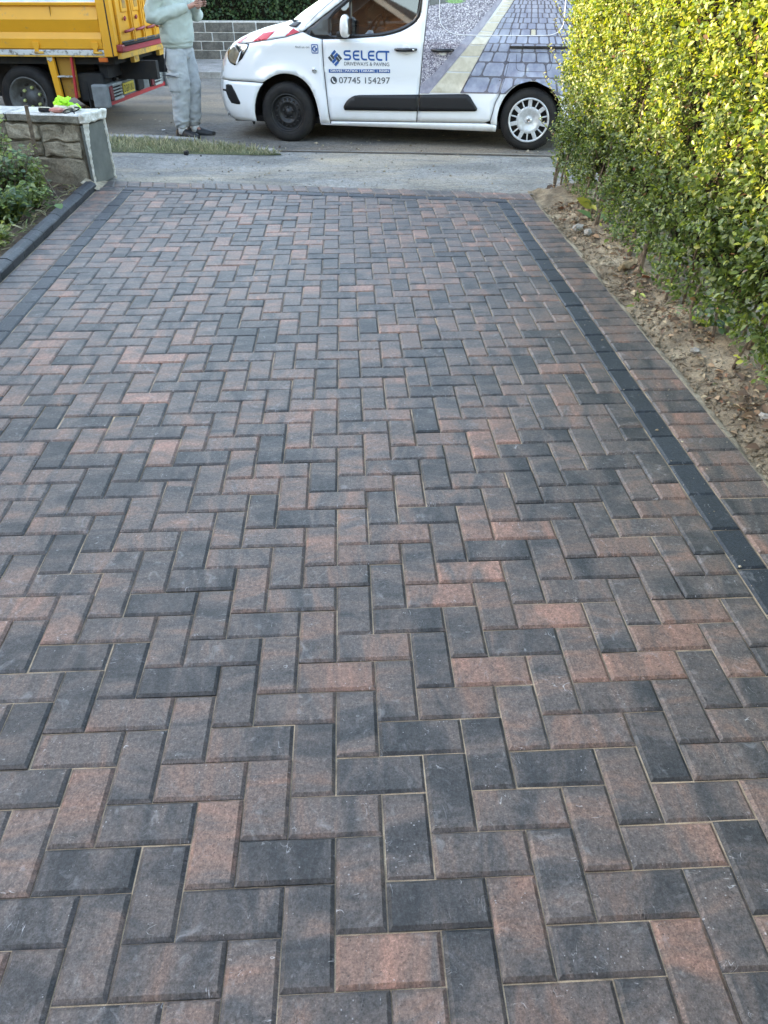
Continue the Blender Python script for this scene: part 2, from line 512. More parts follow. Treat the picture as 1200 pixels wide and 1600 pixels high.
class Blocks:
    """collects paving blocks; each can be written as its own object or all joined"""
    def __init__(self): self.items = []
    def add(self, poly, along_y, tone, light, top=0.0, cham=0.0078, depth=0.05, gap=0.0014):
        if len(poly) < 3 or area(poly) < 0.0012: return
        cx = sum(p[0] for p in poly) / len(poly); cy = sum(p[1] for p in poly) / len(poly)
        o = inset(poly, gap + random.uniform(-0.0005, 0.0007))
        small = min(0.3 * math.sqrt(max(1e-5, area(poly))), cham)
        t = inset(o, small)
        if area(o) < 0.0006 or area(t) < 0.0003: return
        dz = top + random.gauss(0, 0.0011)
        tx, ty = random.gauss(0, 0.008), random.gauss(0, 0.008)
        def z(p, base): return base + dz + (p[0] - cx) * tx + (p[1] - cy) * ty
        n = len(o)
        vs = [(p[0], p[1], z(p, -depth)) for p in o] + [(p[0], p[1], z(p, -0.0062)) for p in o] + [(p[0], p[1], z(p, 0)) for p in t]
        fs = []
        for ring in (0, 1):
            for k in range(n):
                a, b = ring * n + k, ring * n + (k + 1) % n
                fs.append((a, b, b + n, a + n))
        fs.append(tuple(2 * n + k for k in range(n)))
        uv = [((v[1] - cy, v[0] - cx) if along_y else (v[0] - cx, v[1] - cy)) for v in vs]
        self.items.append(dict(v=vs, f=fs, uv=uv, c=(cx, cy), blk=(tone, random.random(), light)))
    @staticmethod
    def build(items, name, mat, parent):
        V, F, UV, C = [], [], [], []
        for it in items:
            o = len(V)
            V += it['v']; F += [tuple(i + o for i in f) for f in it['f']]; UV += it['uv']
            C += [it['blk'] + (1.0,)] * len(it['v'])
        me = bpy.data.meshes.new(name)
        me.from_pydata(V, [], F)
        ca = me.color_attributes.new('blk', 'FLOAT_COLOR', 'POINT')
        ca.data.foreach_set('color', [c for q in C for c in q])
        ul = me.uv_layers.new(name='UVMap')
        idx = np.zeros(len(me.loops), dtype=np.int32)
        me.loops.foreach_get('vertex_index', idx)
        ul.data.foreach_set('uv', np.array(UV, dtype=np.float32)[idx].ravel())
        return link_mesh(name, me, mat, parent)

drive = empty('driveway'); structure(drive)
bed = sheet('jointing_sand', lin(-1.62, 1.935, 30), lambda x: (-2.2, yf(x)), lambda x, y, t: -0.0082, M['sand'], 60, 0.0024, 9.0)
bed.parent = drive

hb = Blocks()
def front(p, off): return p[1] - (yf(p[0]) - off)
BAND = 0.3065
def tone():
    r = random.random()
    if r < 0.26: return random.uniform(0.18, 0.34), random.uniform(0.44, 0.56)
    if r < 0.83: return random.uniform(0.34, 0.53), random.uniform(0.45, 0.60)
    return random.uniform(0.55, 0.78), random.uniform(0.46, 0.60)
for j in range(-21, 64):
    for i in range(-14, 17):
        k = (i - j) % 4
        if k == 0: x0, x1, y0, y1, ay = i, i + 2, j, j + 1, False
        elif k == 3: x0, x1, y0, y1, ay = i, i + 1, j, j + 2, True
        else: continue
        x0, x1 = max(x0, -12), min(x1, 16)
        if x1 <= x0: continue
        y0 *= U; y1 *= U; x0 *= U; x1 *= U
        poly = [(warp(x0, y0), y0), (warp(x1, y0), y0), (warp(x1, y1), y1), (warp(x0, y1), y1)]
        poly = clip(poly, lambda p: front(p, BAND + 0.002))
        t, l = tone()
        hb.add(poly, ay, t, l)
vis = []
for n, it in enumerate(hb.items):
    cx, cy = it['c']
    q = Vector((cx, cy, 0)) - CAM_POS
    if q.dot(CAM_F) < 0.3: continue
    u, v = project((cx, cy, 0))
    if -60 < u < 1260 and -60 < v < 1660:
        vis.append((q.length, n))
vis.sort()
solo = set(n for _, n in vis[:300])
for n in sorted(solo):
    Blocks.build([hb.items[n]], 'paving_block', M['paver'], drive)
tag(Blocks.build([it for n, it in enumerate(hb.items) if n not in solo], 'far_paving_blocks', M['paver'], drive), kind='stuff')

# charcoal band and soldier course
dark, bord = Blocks(), Blocks()
def btone(): return random.uniform(0.30, 0.62), random.uniform(0.44, 0.58)
def dtone(): return random.uniform(0.3, 0.7), random.uniform(0.42, 0.58)
G2 = 0.0025
y = -2.1
while y < 6.4:                                        # right side
    L = 0.2025
    poly = [(SX + G2, y), (SX + 0.102, y), (SX + 0.102, y + L), (SX + G2, y + L)]
    poly = clip(poly, lambda p: front(p, BAND + 0.002))
    if poly and area(poly) > 0.001: dark.add(poly, True, *dtone())
    y += L
y = -2.1
while y < 6.4:
    L = 0.1035
    poly = [(SX + 0.1045, y), (SX + 0.306, y), (SX + 0.306, y + L), (SX + 0.1045, y + L)]
    poly = clip(poly, lambda p: front(p, 0.204))
    if poly and area(poly) > 0.001: bord.add(poly, False, *btone())
    y += L
y = -2.05
while y < 6.6:                                        # left side
    L = 0.2085
    poly = [(xl(y) - 0.102, y), (xl(y) - G2, y), (xl(y + L) - G2, y + L), (xl(y + L) - 0.102, y + L)]
    poly = clip(poly, lambda p: front(p, BAND + 0.002))
    if poly and area(poly) > 0.001: dark.add(poly, True, *dtone())
    y += L
y = -2.05
while y < 6.6:
    L = 0.1065
    poly = [(xl(y) - 0.308, y), (xl(y) - 0.1045, y), (xl(y + L) - 0.1045, y + L), (xl(y + L) - 0.308, y + L)]
    poly = clip(poly, lambda p: front(p, 0.204))
    if poly and area(poly) > 0.001: bord.add(poly, False, *btone())
    y += L
# front edge, following its slight curve
x = -1.615
while x < SX + 0.30:
    L = 0.1085
    a, b = x, min(x + L, SX + 0.306)
    poly = [(a + 0.2 * 0.17, yf(a) - 0.2 + 0.006), (b + 0.2 * 0.17, yf(b) - 0.2 + 0.006), (b, yf(b)), (a, yf(a))]
    poly = [(min(p[0], SX + 0.306), p[1]) for p in poly]
    bord.add(poly, True, *btone())
    x += L
x = xl(6.1) - 0.10
while x < SX + 0.1:
    L = 0.2065
    b = min(x + L, SX + 0.102)
    poly = [(x, yf(x) - BAND), (b, yf(b) - BAND), (b, yf(b) - 0.2055), (x, yf(x) - 0.2055)]
    dark.add(poly, False, *dtone())
    x += L
for it in bord.items: Blocks.build([it], 'border_block', M['paver'], drive)
for it in dark.items: Blocks.build([it], 'charcoal_block', M['charcoal'], drive)

# edging kerb on the left
y = -2.0
while y < 6.10:
    L = 0.205
    bm = bmesh.new()
    prof = [(0.0, -0.03), (0.0, 0.036), (-0.006, 0.044), (-0.030, 0.057), (-0.038, 0.059), (-0.072, 0.059), (-0.076, 0.055), (-0.076, -0.03)]
    r0 = [bm.verts.new((px, 0.0022, pz)) for px, pz in prof]
    r1 = [bm.verts.new((px, L - 0.0022, pz)) for px, pz in prof]
    n = len(prof)
    for k in range(n): bm.faces.new((r0[k], r0[(k + 1) % n], r1[(k + 1) % n], r1[k]))
    bm.faces.new(r0); bm.faces.new(list(reversed(r1)))
    bmesh.ops.recalc_face_normals(bm, faces=bm.faces)
    me = bpy.data.meshes.new('kerb_block'); bm.to_mesh(me); bm.free()
    ca = me.color_attributes.new('blk', 'FLOAT_COLOR', 'POINT')
    t, l = dtone(); s = random.random()
    ca.data.foreach_set('color', [t, s, l, 1.0] * len(me.vertices))
    ul = me.uv_layers.new(name='UVMap')
    for lp in me.loops:
        co = me.vertices[lp.vertex_index].co
        ul.data[lp.index].uv = (co.y, co.x + co.z)
    o = link_mesh('kerb_block', me, M['kerbblock'], drive)
    o.location = (xl(y) - 0.318, y, random.gauss(0, 0.0015))
    o.rotation_euler = (0, random.gauss(0, 0.008), -math.atan((xl(y + L) - xl(y)) / L) + random.gauss(0, 0.003))
    y += L + 0.001

# mortar haunch along the right edge and a sandy wedge at the wall foot
structure(sheet('mortar_haunch', lin(1.932, 2.02, 8), lambda x: (-2, yf(1.94) - 0.02), lambda x, y, t: -0.022 - 0.05 * ((x - 1.932) / 0.088) ** 2 + 0.030 * fbm(x * 3, y, 4, 3), M['mortar'], 260))
structure(sheet('sand_wedge', lin(-1.70, -1.56, 8), lambda x: (6.17, yf(x) - 0.02), lambda x, y, t: 0.002 + 0.05 * max(0.0, (-1.575 - x) / 0.11) + 0.004 * fbm(x, y, 20), M['mortar'], 16))

# ------------------------------------------------------------------ walls
def stone_mesh(L, D, H, amp, seed, cuts=3, bevel=0.012):
    bm = bmesh.new()
    add_box(bm, (0, 0, 0), (L, D, H), bevel, 1)
    bmesh.ops.subdivide_edges(bm, edges=[e for e in bm.edges if e.calc_length() > 0.05], cuts=cuts, use_grid_fill=True)
    for v in bm.verts:
        p = v.co * 9.0 + Vector((seed, seed * 2.3, seed * 0.7))
        v.co += noise.noise_vector(p) * amp + noise.noise_vector(p * 2.7) * amp * 0.5
    return bm

def stone_mat(name, a, b, c, scale=9.0):
    m, nt, bs = new_mat(name)
    tc = N(nt, 'ShaderNodeTexCoord'); oi = N(nt, 'ShaderNodeObjectInfo')
    ad = N(nt, 'ShaderNodeVectorMath', operation='ADD')
    nt.links.new(tc.outputs['Object'], ad.inputs[0])
    sc = N(nt, 'ShaderNodeVectorMath', operation='SCALE'); sc.inputs[0].default_value = (31, 17, 23)
    nt.links.new(oi.outputs['Random'], sc.inputs['Scale']); nt.links.new(sc.outputs[0], ad.inputs[1])
    n1 = N(nt, 'ShaderNodeTexNoise', Scale=scale, Detail=7.0, Roughness=0.68, Distortion=0.8)
    n2 = N(nt, 'ShaderNodeTexNoise', Scale=scale * 9, Detail=4.0, Roughness=0.7)
    nt.links.new(ad.outputs[0], n1.inputs['Vector']); nt.links.new(ad.outputs[0], n2.inputs['Vector'])
    col = ramp(nt, n1.outputs['Fac'], [(0.3, a), (0.5, b), (0.7, c)]).outputs[0]
    v = ramp(nt, n2.outputs['Fac'], [(0.3, (0.7,) * 3), (0.7, (1.3,) * 3)]).outputs[0]
    col = mixc(nt, 1.0, col, v, 'MULTIPLY')
    br = N(nt, 'ShaderNodeVectorMath', operation='SCALE')
    nt.links.new(col, br.inputs[0])
    nt.links.new(math_n(nt, 'ADD', math_n(nt, 'MULTIPLY', oi.outputs['Random'], 0.5), 0.75), br.inputs['Scale'])
    nt.links.new(br.outputs[0], bs.inputs['Base Color'])
    bs.inputs['Roughness'].default_value = 0.92
    bs.inputs['Specular IOR Level'].default_value = 0.25
    bp = N(nt, 'ShaderNodeBump', Strength=0.8, Distance=0.008)
    nt.links.new(math_n(nt, 'ADD', n1.outputs['Fac'], math_n(nt, 'MULTIPLY', n2.outputs['Fac'], 0.4)), bp.inputs['Height'])
    nt.links.new(bp.outputs[0], bs.inputs['Normal'])
    return m
M['sandstone'] = stone_mat('sandstone', (0.13, 0.112, 0.080), (0.23, 0.20, 0.145), (0.34, 0.30, 0.22))
M['coping'] = stone_mat('coping_stone', (0.30, 0.30, 0.27), (0.50, 0.50, 0.46), (0.66, 0.66, 0.62), 14.0)
M['copface'] = stone_mat('coping_face', (0.11, 0.105, 0.085), (0.19, 0.18, 0.145), (0.27, 0.255, 0.21), 12.0)
M['greystone'] = stone_mat('grey_wall_block', (0.060, 0.060, 0.056), (0.115, 0.112, 0.102), (0.18, 0.172, 0.155), 7.0)
M['whitepoint'] = simple('white_pointing', (0.62, 0.62, 0.60), 0.9, 0.2, c2=(0.38, 0.38, 0.36), scale=14)
M['limewash'] = simple('flaking_white_render', (0.70, 0.70, 0.65), 0.85, 0.2, c2=(0.40, 0.38, 0.31), scale=22, bump=1.0, bscale=60)
M['render'] = simple('fresh_cement_render', (0.145, 0.155, 0.140), 0.8, 0.3, c2=(0.105, 0.113, 0.102), scale=9, bump=0.35, bscale=180)
M['wallcore'] = simple('wall_mortar', (0.20, 0.175, 0.13), 0.95, 0.1, c2=(0.11, 0.095, 0.07), scale=12, bump=0.6)

wall = empty('garden_wall', (-1.665, 6.335, 0.0), R(-15))
tag(wall, 'low weathered sandstone garden wall ending beside the driveway in fresh cement render', 'wall')
box_obj('wall_core', (-2.2, 0.170, 0.20), (4.38, 0.305, 0.52), M['wallcore'], wall, 0.01)
courses = [(-0.06, 0.20, [0.62, 0.44, 0.55, 0.66, 0.50, 0.58, 0.6, 0.5]), (0.205, 0.325, [0.36, 0.58, 0.42, 0.50, 0.46, 0.6, 0.4, 0.5, 0.5]), (0.33, 0.452, [0.36, 0.30, 0.46, 0.62, 0.4, 0.5, 0.44, 0.5, 0.6])]
sd = 1.0
for ci, (z0, z1, lens) in enumerate(courses):
    x = -0.02
    for L in lens:
        zz0 = z0 + random.uniform(-0.008, 0.008); H = z1 - zz0 - 0.004
        bm = stone_mesh(L - 0.010 - random.uniform(0, 0.012), 0.17, H, 0.024, sd, 4)
        o = bm_obj('wall_stone', bm, M['sandstone'], wall, smooth=False)
        o.location = (x - L / 2, 0.085 + random.uniform(-0.010, 0.008), (zz0 + z1) / 2)
        sd += 3.7; x -= L
x = 0.01
for L in (0.66, 0.9, 0.85, 1.0, 1.0):
    bm = stone_mesh(L - 0.008, 0.355, 0.066, 0.007, sd, 4, 0.01)
    for f in bm.faces:
        c = f.calc_center_median(); f.normal_update()
        f.material_index = 0 if (f.normal.z > 0.6) else 1
    o = bm_obj('coping_stone', bm, [M['coping'], M['copface']], wall)
    o.location = (x - L / 2, 0.172, 0.498)
    sd += 5.1; x -= L
# rendered end face with ragged white edges
def ragged(name, pts_l, pts_r, x0, thick, mat, seed, amp=0.012, n=34):
    """vertical strip on the wall end (plane x = const); pts = (y, z) polylines bottom to top."""
    bm = bmesh.new()
    def at(pl, t):
        zs = pl[0][1] + (pl[-1][1] - pl[0][1]) * t
        return interp([(z, y) for y, z in pl], zs), zs
    rows = []
    for k in range(n + 1):
        t = k / n
        (ya, za), (yb, zb) = at(pts_l, t), at(pts_r, t)
        ya += amp * noise.noise(Vector((seed, k * 0.55, 0))) + amp * 0.6 * noise.noise(Vector((seed, k * 1.9, 4)))
        yb += amp * noise.noise(Vector((seed + 9, k * 0.55, 0))) + amp * 0.6 * noise.noise(Vector((seed + 9, k * 1.9, 4)))
        row = []
        for s in range(5):
            f = s / 4
            bulge = thick * (0.35 + 0.65 * math.sin(math.pi * f)) + 0.006 * noise.noise(Vector((seed + s, k * 0.8, 2)))
            row.append(bm.verts.new((x0 + (0 if s in (0, 4) else bulge), ya + (yb - ya) * f, za + (zb - za) * f)))
        rows.append(row)
    for k in range(n):
        for s in range(4):
            bm.faces.new((rows[k][s], rows[k][s + 1], rows[k + 1][s + 1], rows[k + 1][s]))
    return bm_obj(name, bm, mat, wall, smooth=True)
box_obj('render_panel', (0.020, 0.175, 0.225), (0.03, 0.345, 0.455), M['render'], wall, 0.004)
ragged('render_edge', [(0.000, -0.02), (0.000, 0.53)], [(0.016, -0.02), (0.026, 0.2), (0.060, 0.36), (0.10, 0.47), (0.13, 0.53)], 0.034, 0.012, M['limewash'], 2.0, 0.016)
ragged('render_edge', [(0.330, -0.02), (0.325, 0.2), (0.318, 0.45), (0.30, 0.53)], [(0.350, -0.02), (0.345, 0.53)], 0.034, 0.014, M['limewash'], 5.0, 0.016)
bm = bmesh.new()
add_box(bm, (0.035, 0.175, 0.500), (0.055, 0.36, 0.07), 0.012, 2)
bmesh.ops.subdivide_edges(bm, edges=[e for e in bm.edges if e.calc_length() > 0.04], cuts=6, use_grid_fill=True)
rough_bm(bm, 0.014, 26, 3)
bm_obj('render_edge', bm, M['limewash'], wall, smooth=True)
# far boundary wall of squared blocks with white pointing
fang = math.atan(FAR)
fw = empty('boundary_wall', (0, yfw(0), -0.05), fang)
tag(fw, 'low dark stone block wall with white pointing across the road', 'wall')
box_obj('pointing', (-2, 0.10, 0.325), (24, 0.175, 0.66), M['whitepoint'], fw, 0.0)
zc = 0.0
for ci, H in enumerate((0.16, 0.152, 0.152, 0.172)):
    x = -12.5 + 0.31 * (ci % 2) + 0.1 * ci
    while x < 8.5:
        L = random.uniform(0.42, 0.58)
        bm = bmesh.new()
        add_box(bm, (0, 0, 0), (L - 0.022, 0.20, H - 0.014), 0.008, 1)
        for v in bm.verts: v.co += noise.noise_vector(v.co * 5 + Vector((x, ci, 0))) * 0.004
        o = bm_obj('wall_block', bm, M['greystone'], fw)
        o.location = (x + L / 2, 0.10 + random.uniform(-0.004, 0.004), zc + H / 2)
        x += L
    zc += H

# ------------------------------------------------------------------ foliage
def leaf_cloud(name, pos, axis, nrm, size, col, mat, parent=None, width=0.55, fold=0.12, curl=0.0):
    """many small folded leaves in one mesh; pos/axis/nrm (n,3), size (n,), col (n,3)."""
    n = len(pos)
    ax = axis / np.linalg.norm(axis, axis=1)[:, None]
    sd = np.cross(nrm, ax); sd /= (np.linalg.norm(sd, axis=1)[:, None] + 1e-9)
    up = np.cross(ax, sd)
    s = size[:, None]
    V = np.empty((n, 6, 3), dtype=np.float32)
    w = width * 0.5
    V[:, 0] = pos
    V[:, 1] = pos + ax * s * 0.38 + sd * s * w + up * s * fold
    V[:, 2] = pos + ax * s * 0.38 - sd * s * w + up * s * fold
    V[:, 3] = pos + ax * s * 0.75 + sd * s * w * 0.75 + up * s * (fold * 0.8 - curl * 0.5)
    V[:, 4] = pos + ax * s * 0.75 - sd * s * w * 0.75 + up * s * (fold * 0.8 - curl * 0.5)
    V[:, 5] = pos + ax * s - up * s * curl
    # faces: split along the midrib so the fold shows
    M3 = pos + ax * s * 0.55 - up * s * curl * 0.3
    V = np.concatenate([V, M3[:, None, :].astype(np.float32)], axis=1)      # 7 verts
    tri = np.array([[0, 6, 1], [0, 2, 6], [1, 6, 3], [2, 4, 6], [3, 6, 5], [6, 4, 5]], dtype=np.int32)
    F = (tri[None, :, :] + (np.arange(n, dtype=np.int32) * 7)[:, None, None]).reshape(-1, 3)
    me = bpy.data.meshes.new(name)
    me.vertices.add(n * 7); me.loops.add(len(F) * 3); me.polygons.add(len(F))
    me.vertices.foreach_set('co', V.ravel())
    me.loops.foreach_set('vertex_index', F.ravel())
    me.polygons.foreach_set('loop_start', np.arange(len(F), dtype=np.int32) * 3)
    me.update(calc_edges=True)
    ca = me.color_attributes.new('col', 'FLOAT_COLOR', 'POINT')
    C = np.ones((n, 7, 4), dtype=np.float32); C[:, :, :3] = col[:, None, :]
    ca.data.foreach_set('color', C.ravel())
    return link_mesh(name, me, mat, parent)

def unit(v): return v / (np.linalg.norm(v, axis=1)[:, None] + 1e-9)
def pick(cols, n, p=None, jitter=0.18):
    cols = np.array(cols); k = RNG.choice(len(cols), n, p=p)
    return np.clip(cols[k] * (1 + RNG.normal(0, jitter, (n, 1))), 0.004, 0.9)

# ---- privet hedge on the right
HX, HY0, HY1, HZ = 2.17, -0.9, 6.30, 1.85
def hedge_face(y, z):
    """x of the clipped face"""
    b = 0.06 * fbm(y, z, 1.3, 3) + 0.065 * fbm(y + 7, z, 4.5, 2) + 0.035 * fbm(y + 3, z * 0.6, 11.0, 2)
    low = 0.05 * max(0.0, 0.25 - z) / 0.25
    end = 0.30 * max(0.0, (y - (HY1 - 0.28)) / 0.28) ** 2.2
    return HX + b + low + end
hedge = empty('privet_hedge', (2.6, 2.7, 0)); hedge.location = (0, 0, 0)
tag(hedge, 'tall clipped yellow-green privet hedge running along the right side of the driveway', 'hedge')
def build_hedge():
    ntw = 21000
    y = RNG.uniform(HY0, HY1 + 0.05, ntw)
    z = 0.05 + (HZ - 0.05) * RNG.uniform(0, 1, ntw) ** 0.92
    keep = np.ones(ntw, bool)
    base = np.zeros((ntw, 3)); depth = np.abs(RNG.normal(0, 0.060, ntw))
    for i in range(ntw):
        gap = fbm(y[i] * 1.0, z[i] * 0.55, 3.2, 2)
        if gap < -0.30 and depth[i] < 0.12: depth[i] += 0.10
        if z[i] < 0.22 and RNG.uniform() < 0.6 * (1 - z[i] / 0.22) + 0.1: keep[i] = False
        base[i] = (hedge_face(y[i], z[i]) + depth[i] - 0.02, y[i], z[i])
    base = base[keep]; depth = depth[keep]
    # far end and top
    m = 3000
    e = np.stack([RNG.uniform(HX + 0.2, HX + 0.95, m), HY1 + 0.02 - np.abs(RNG.normal(0, 0.06, m)), RNG.uniform(0.15, HZ, m)], 1)
    t = np.stack([RNG.uniform(HX, HX + 0.9, m), RNG.uniform(HY0, HY1, m), HZ - np.abs(RNG.normal(0, 0.05, m))], 1)
    base = np.concatenate([base, e, t]); depth = np.concatenate([depth, np.full(2 * m, 0.02)])
    n = len(base)
    tw = unit(np.stack([RNG.normal(-0.55, 0.45, n), RNG.normal(0, 0.5, n), RNG.normal(0.75, 0.45, n)], 1))
    L = RNG.uniform(0.035, 0.10, n)
    per = 6
    k = np.tile(np.arange(per), n)
    B = np.repeat(base, per, 0); T = np.repeat(tw, per, 0); LL = np.repeat(L, per); DD = np.repeat(depth, per)
    f = (k + 0.5) / per
    pos = B + T * (LL * f)[:, None]
    rnd = unit(RNG.normal(0, 1, (len(pos), 3)))
    side = unit(np.cross(T, rnd))
    side[k % 2 == 1] *= 1
    axis = unit(side * 0.9 + T * 0.55 + RNG.normal(0, 0.22, pos.shape))
    nrm = unit(T * 0.6 + np.array([-0.45, 0.0, 0.55]) + RNG.normal(0, 0.35, pos.shape))
    big = 1.0 + 0.5 * np.clip((4.2 - pos[:, 1]) / 2.5, 0, 1) * (RNG.uniform(0, 1, len(pos)) < 0.5)
    size = RNG.uniform(0.014, 0.031, len(pos)) * big
    young_lit = np.clip((pos[:, 2] - 0.45) / 0.9, 0, 1) * 0.55 + 0.22  # young growth plus sunlight, both put into the colour: yellower towards the top
    young_lit = np.clip(young_lit - np.clip(DD, 0, 0.25) * 2.0, 0.04, 1)
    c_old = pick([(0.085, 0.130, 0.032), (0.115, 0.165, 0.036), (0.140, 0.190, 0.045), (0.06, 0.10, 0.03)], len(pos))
    c_new_lit = pick([(0.23, 0.29, 0.040), (0.28, 0.32, 0.045), (0.17, 0.25, 0.040), (0.32, 0.33, 0.06)], len(pos))
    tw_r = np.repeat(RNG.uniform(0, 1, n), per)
    col = np.where((tw_r * 0.7 + RNG.uniform(0, 0.3, len(pos)) < young_lit)[:, None], c_new_lit, c_old)
    brown = RNG.uniform(0, 1, len(pos)) < 0.010
    col[brown] = pick([(0.20, 0.10, 0.05), (0.26, 0.15, 0.07), (0.13, 0.05, 0.035)], brown.sum())
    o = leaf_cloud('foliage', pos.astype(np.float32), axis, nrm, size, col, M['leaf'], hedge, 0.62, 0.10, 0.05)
    tag(o, kind='stuff')
    # dark core sheet added to block light and stand for the inner shade
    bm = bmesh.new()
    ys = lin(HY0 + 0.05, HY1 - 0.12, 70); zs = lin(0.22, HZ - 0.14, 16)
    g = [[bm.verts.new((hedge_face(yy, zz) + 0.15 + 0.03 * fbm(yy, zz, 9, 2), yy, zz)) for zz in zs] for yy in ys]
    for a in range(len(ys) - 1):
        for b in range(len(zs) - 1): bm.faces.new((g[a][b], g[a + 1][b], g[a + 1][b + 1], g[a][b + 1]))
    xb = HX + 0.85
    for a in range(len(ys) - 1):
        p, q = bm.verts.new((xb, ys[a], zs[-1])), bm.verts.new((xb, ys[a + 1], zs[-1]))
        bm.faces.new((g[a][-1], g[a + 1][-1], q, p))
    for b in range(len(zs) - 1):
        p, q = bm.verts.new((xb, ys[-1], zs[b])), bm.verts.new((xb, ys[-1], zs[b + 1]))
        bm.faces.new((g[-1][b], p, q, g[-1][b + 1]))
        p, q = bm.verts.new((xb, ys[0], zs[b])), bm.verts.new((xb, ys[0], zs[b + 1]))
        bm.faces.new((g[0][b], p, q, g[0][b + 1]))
    bm_obj('dark_core', bm, M['core'], hedge)
    # stems: thick ones at the foot, thinner shoots higher up
    yy = 0.2
    while yy < HY1 - 0.15:
        front_stem = RNG.uniform() < 0.45
        x0 = hedge_face(yy, 0.1) + (RNG.uniform(-0.03, 0.04) if front_stem else RNG.uniform(0.05, 0.20))
        h = RNG.uniform(0.30, 0.65) if front_stem else RNG.uniform(0.6, 1.3)
        lean = abs(RNG.normal(0, 0.10)); le2 = RNG.normal(0.0, 0.10)
        r = RNG.uniform(0.006, 0.016)
        pts = [(x0 + lean * t * h * 0.6 + 0.012 * math.sin(5 * t + yy * 9), yy + le2 * t * h + 0.012 * math.cos(6 * t + yy * 5), -0.04 + h * t) for t in (0, 0.2, 0.4, 0.65, 1.0)]
        tube_obj('stem', pts, [r * 1.15, r, r * 0.85, r * 0.65, r * 0.35], M['bark'], hedge, 6)
        yy += RNG.uniform(0.045, 0.13)
    for i in range(60):
        yy, zz = RNG.uniform(0.6, HY1 - 0.1), RNG.uniform(0.25, 1.35)
        x0 = hedge_face(yy, zz) + RNG.uniform(-0.005, 0.05)
        d = (RNG.normal(-0.02, 0.05), RNG.normal(0, 0.09), RNG.uniform(0.10, 0.28))
        tube_obj('twig', [(x0, yy, zz), (x0 + d[0] * 0.5, yy + d[1] * 0.5 + 0.01, zz + d[2] * 0.5), (x0 + d[0], yy + d[1], zz + d[2])], [0.004, 0.003, 0.0015], M['bark'], hedge, 5)
build_hedge()

# long shoots standing proud of the hedge's street end
def shoot(loc, h, lean, cols, nl, parent):
    pts = [Vector(loc) + Vector((lean[0] * t, lean[1] * t, h * t)) for t in (0, 0.35, 0.7, 1)]
    tube_obj('twig', pts, [0.004, 0.003, 0.002, 0.001], M['bark'], parent, 5)
    P, A, Nn, S = [], [], [], []
    for k in range(nl):
        t = 0.15 + 0.85 * k / nl
        p = Vector(loc) + Vector((lean[0] * t, lean[1] * t, h * t))
        ang = k * 2.4
        P.append(p); A.append((math.cos(ang), math.sin(ang), 0.5)); Nn.append((-0.3, -0.3, 0.9)); S.append(RNG.uniform(0.022, 0.038))
    leaf_cloud('twig_leaves', np.array(P, dtype=float), np.array(A), np.array(Nn, dtype=float), np.array(S), pick(cols, nl), M['leaf'], parent, 0.5)
for z0, hh in ((0.55, 0.26), (0.78, 0.22), (0.95, 0.22), (0.32, 0.16), (1.1, 0.2)):
    shoot((2.22, 6.32, z0), hh, (-0.13 - RNG.uniform(0, 0.05), 0.02, 0), [(0.36, 0.37, 0.10), (0.28, 0.34, 0.06), (0.45, 0.42, 0.18)], 14, hedge)

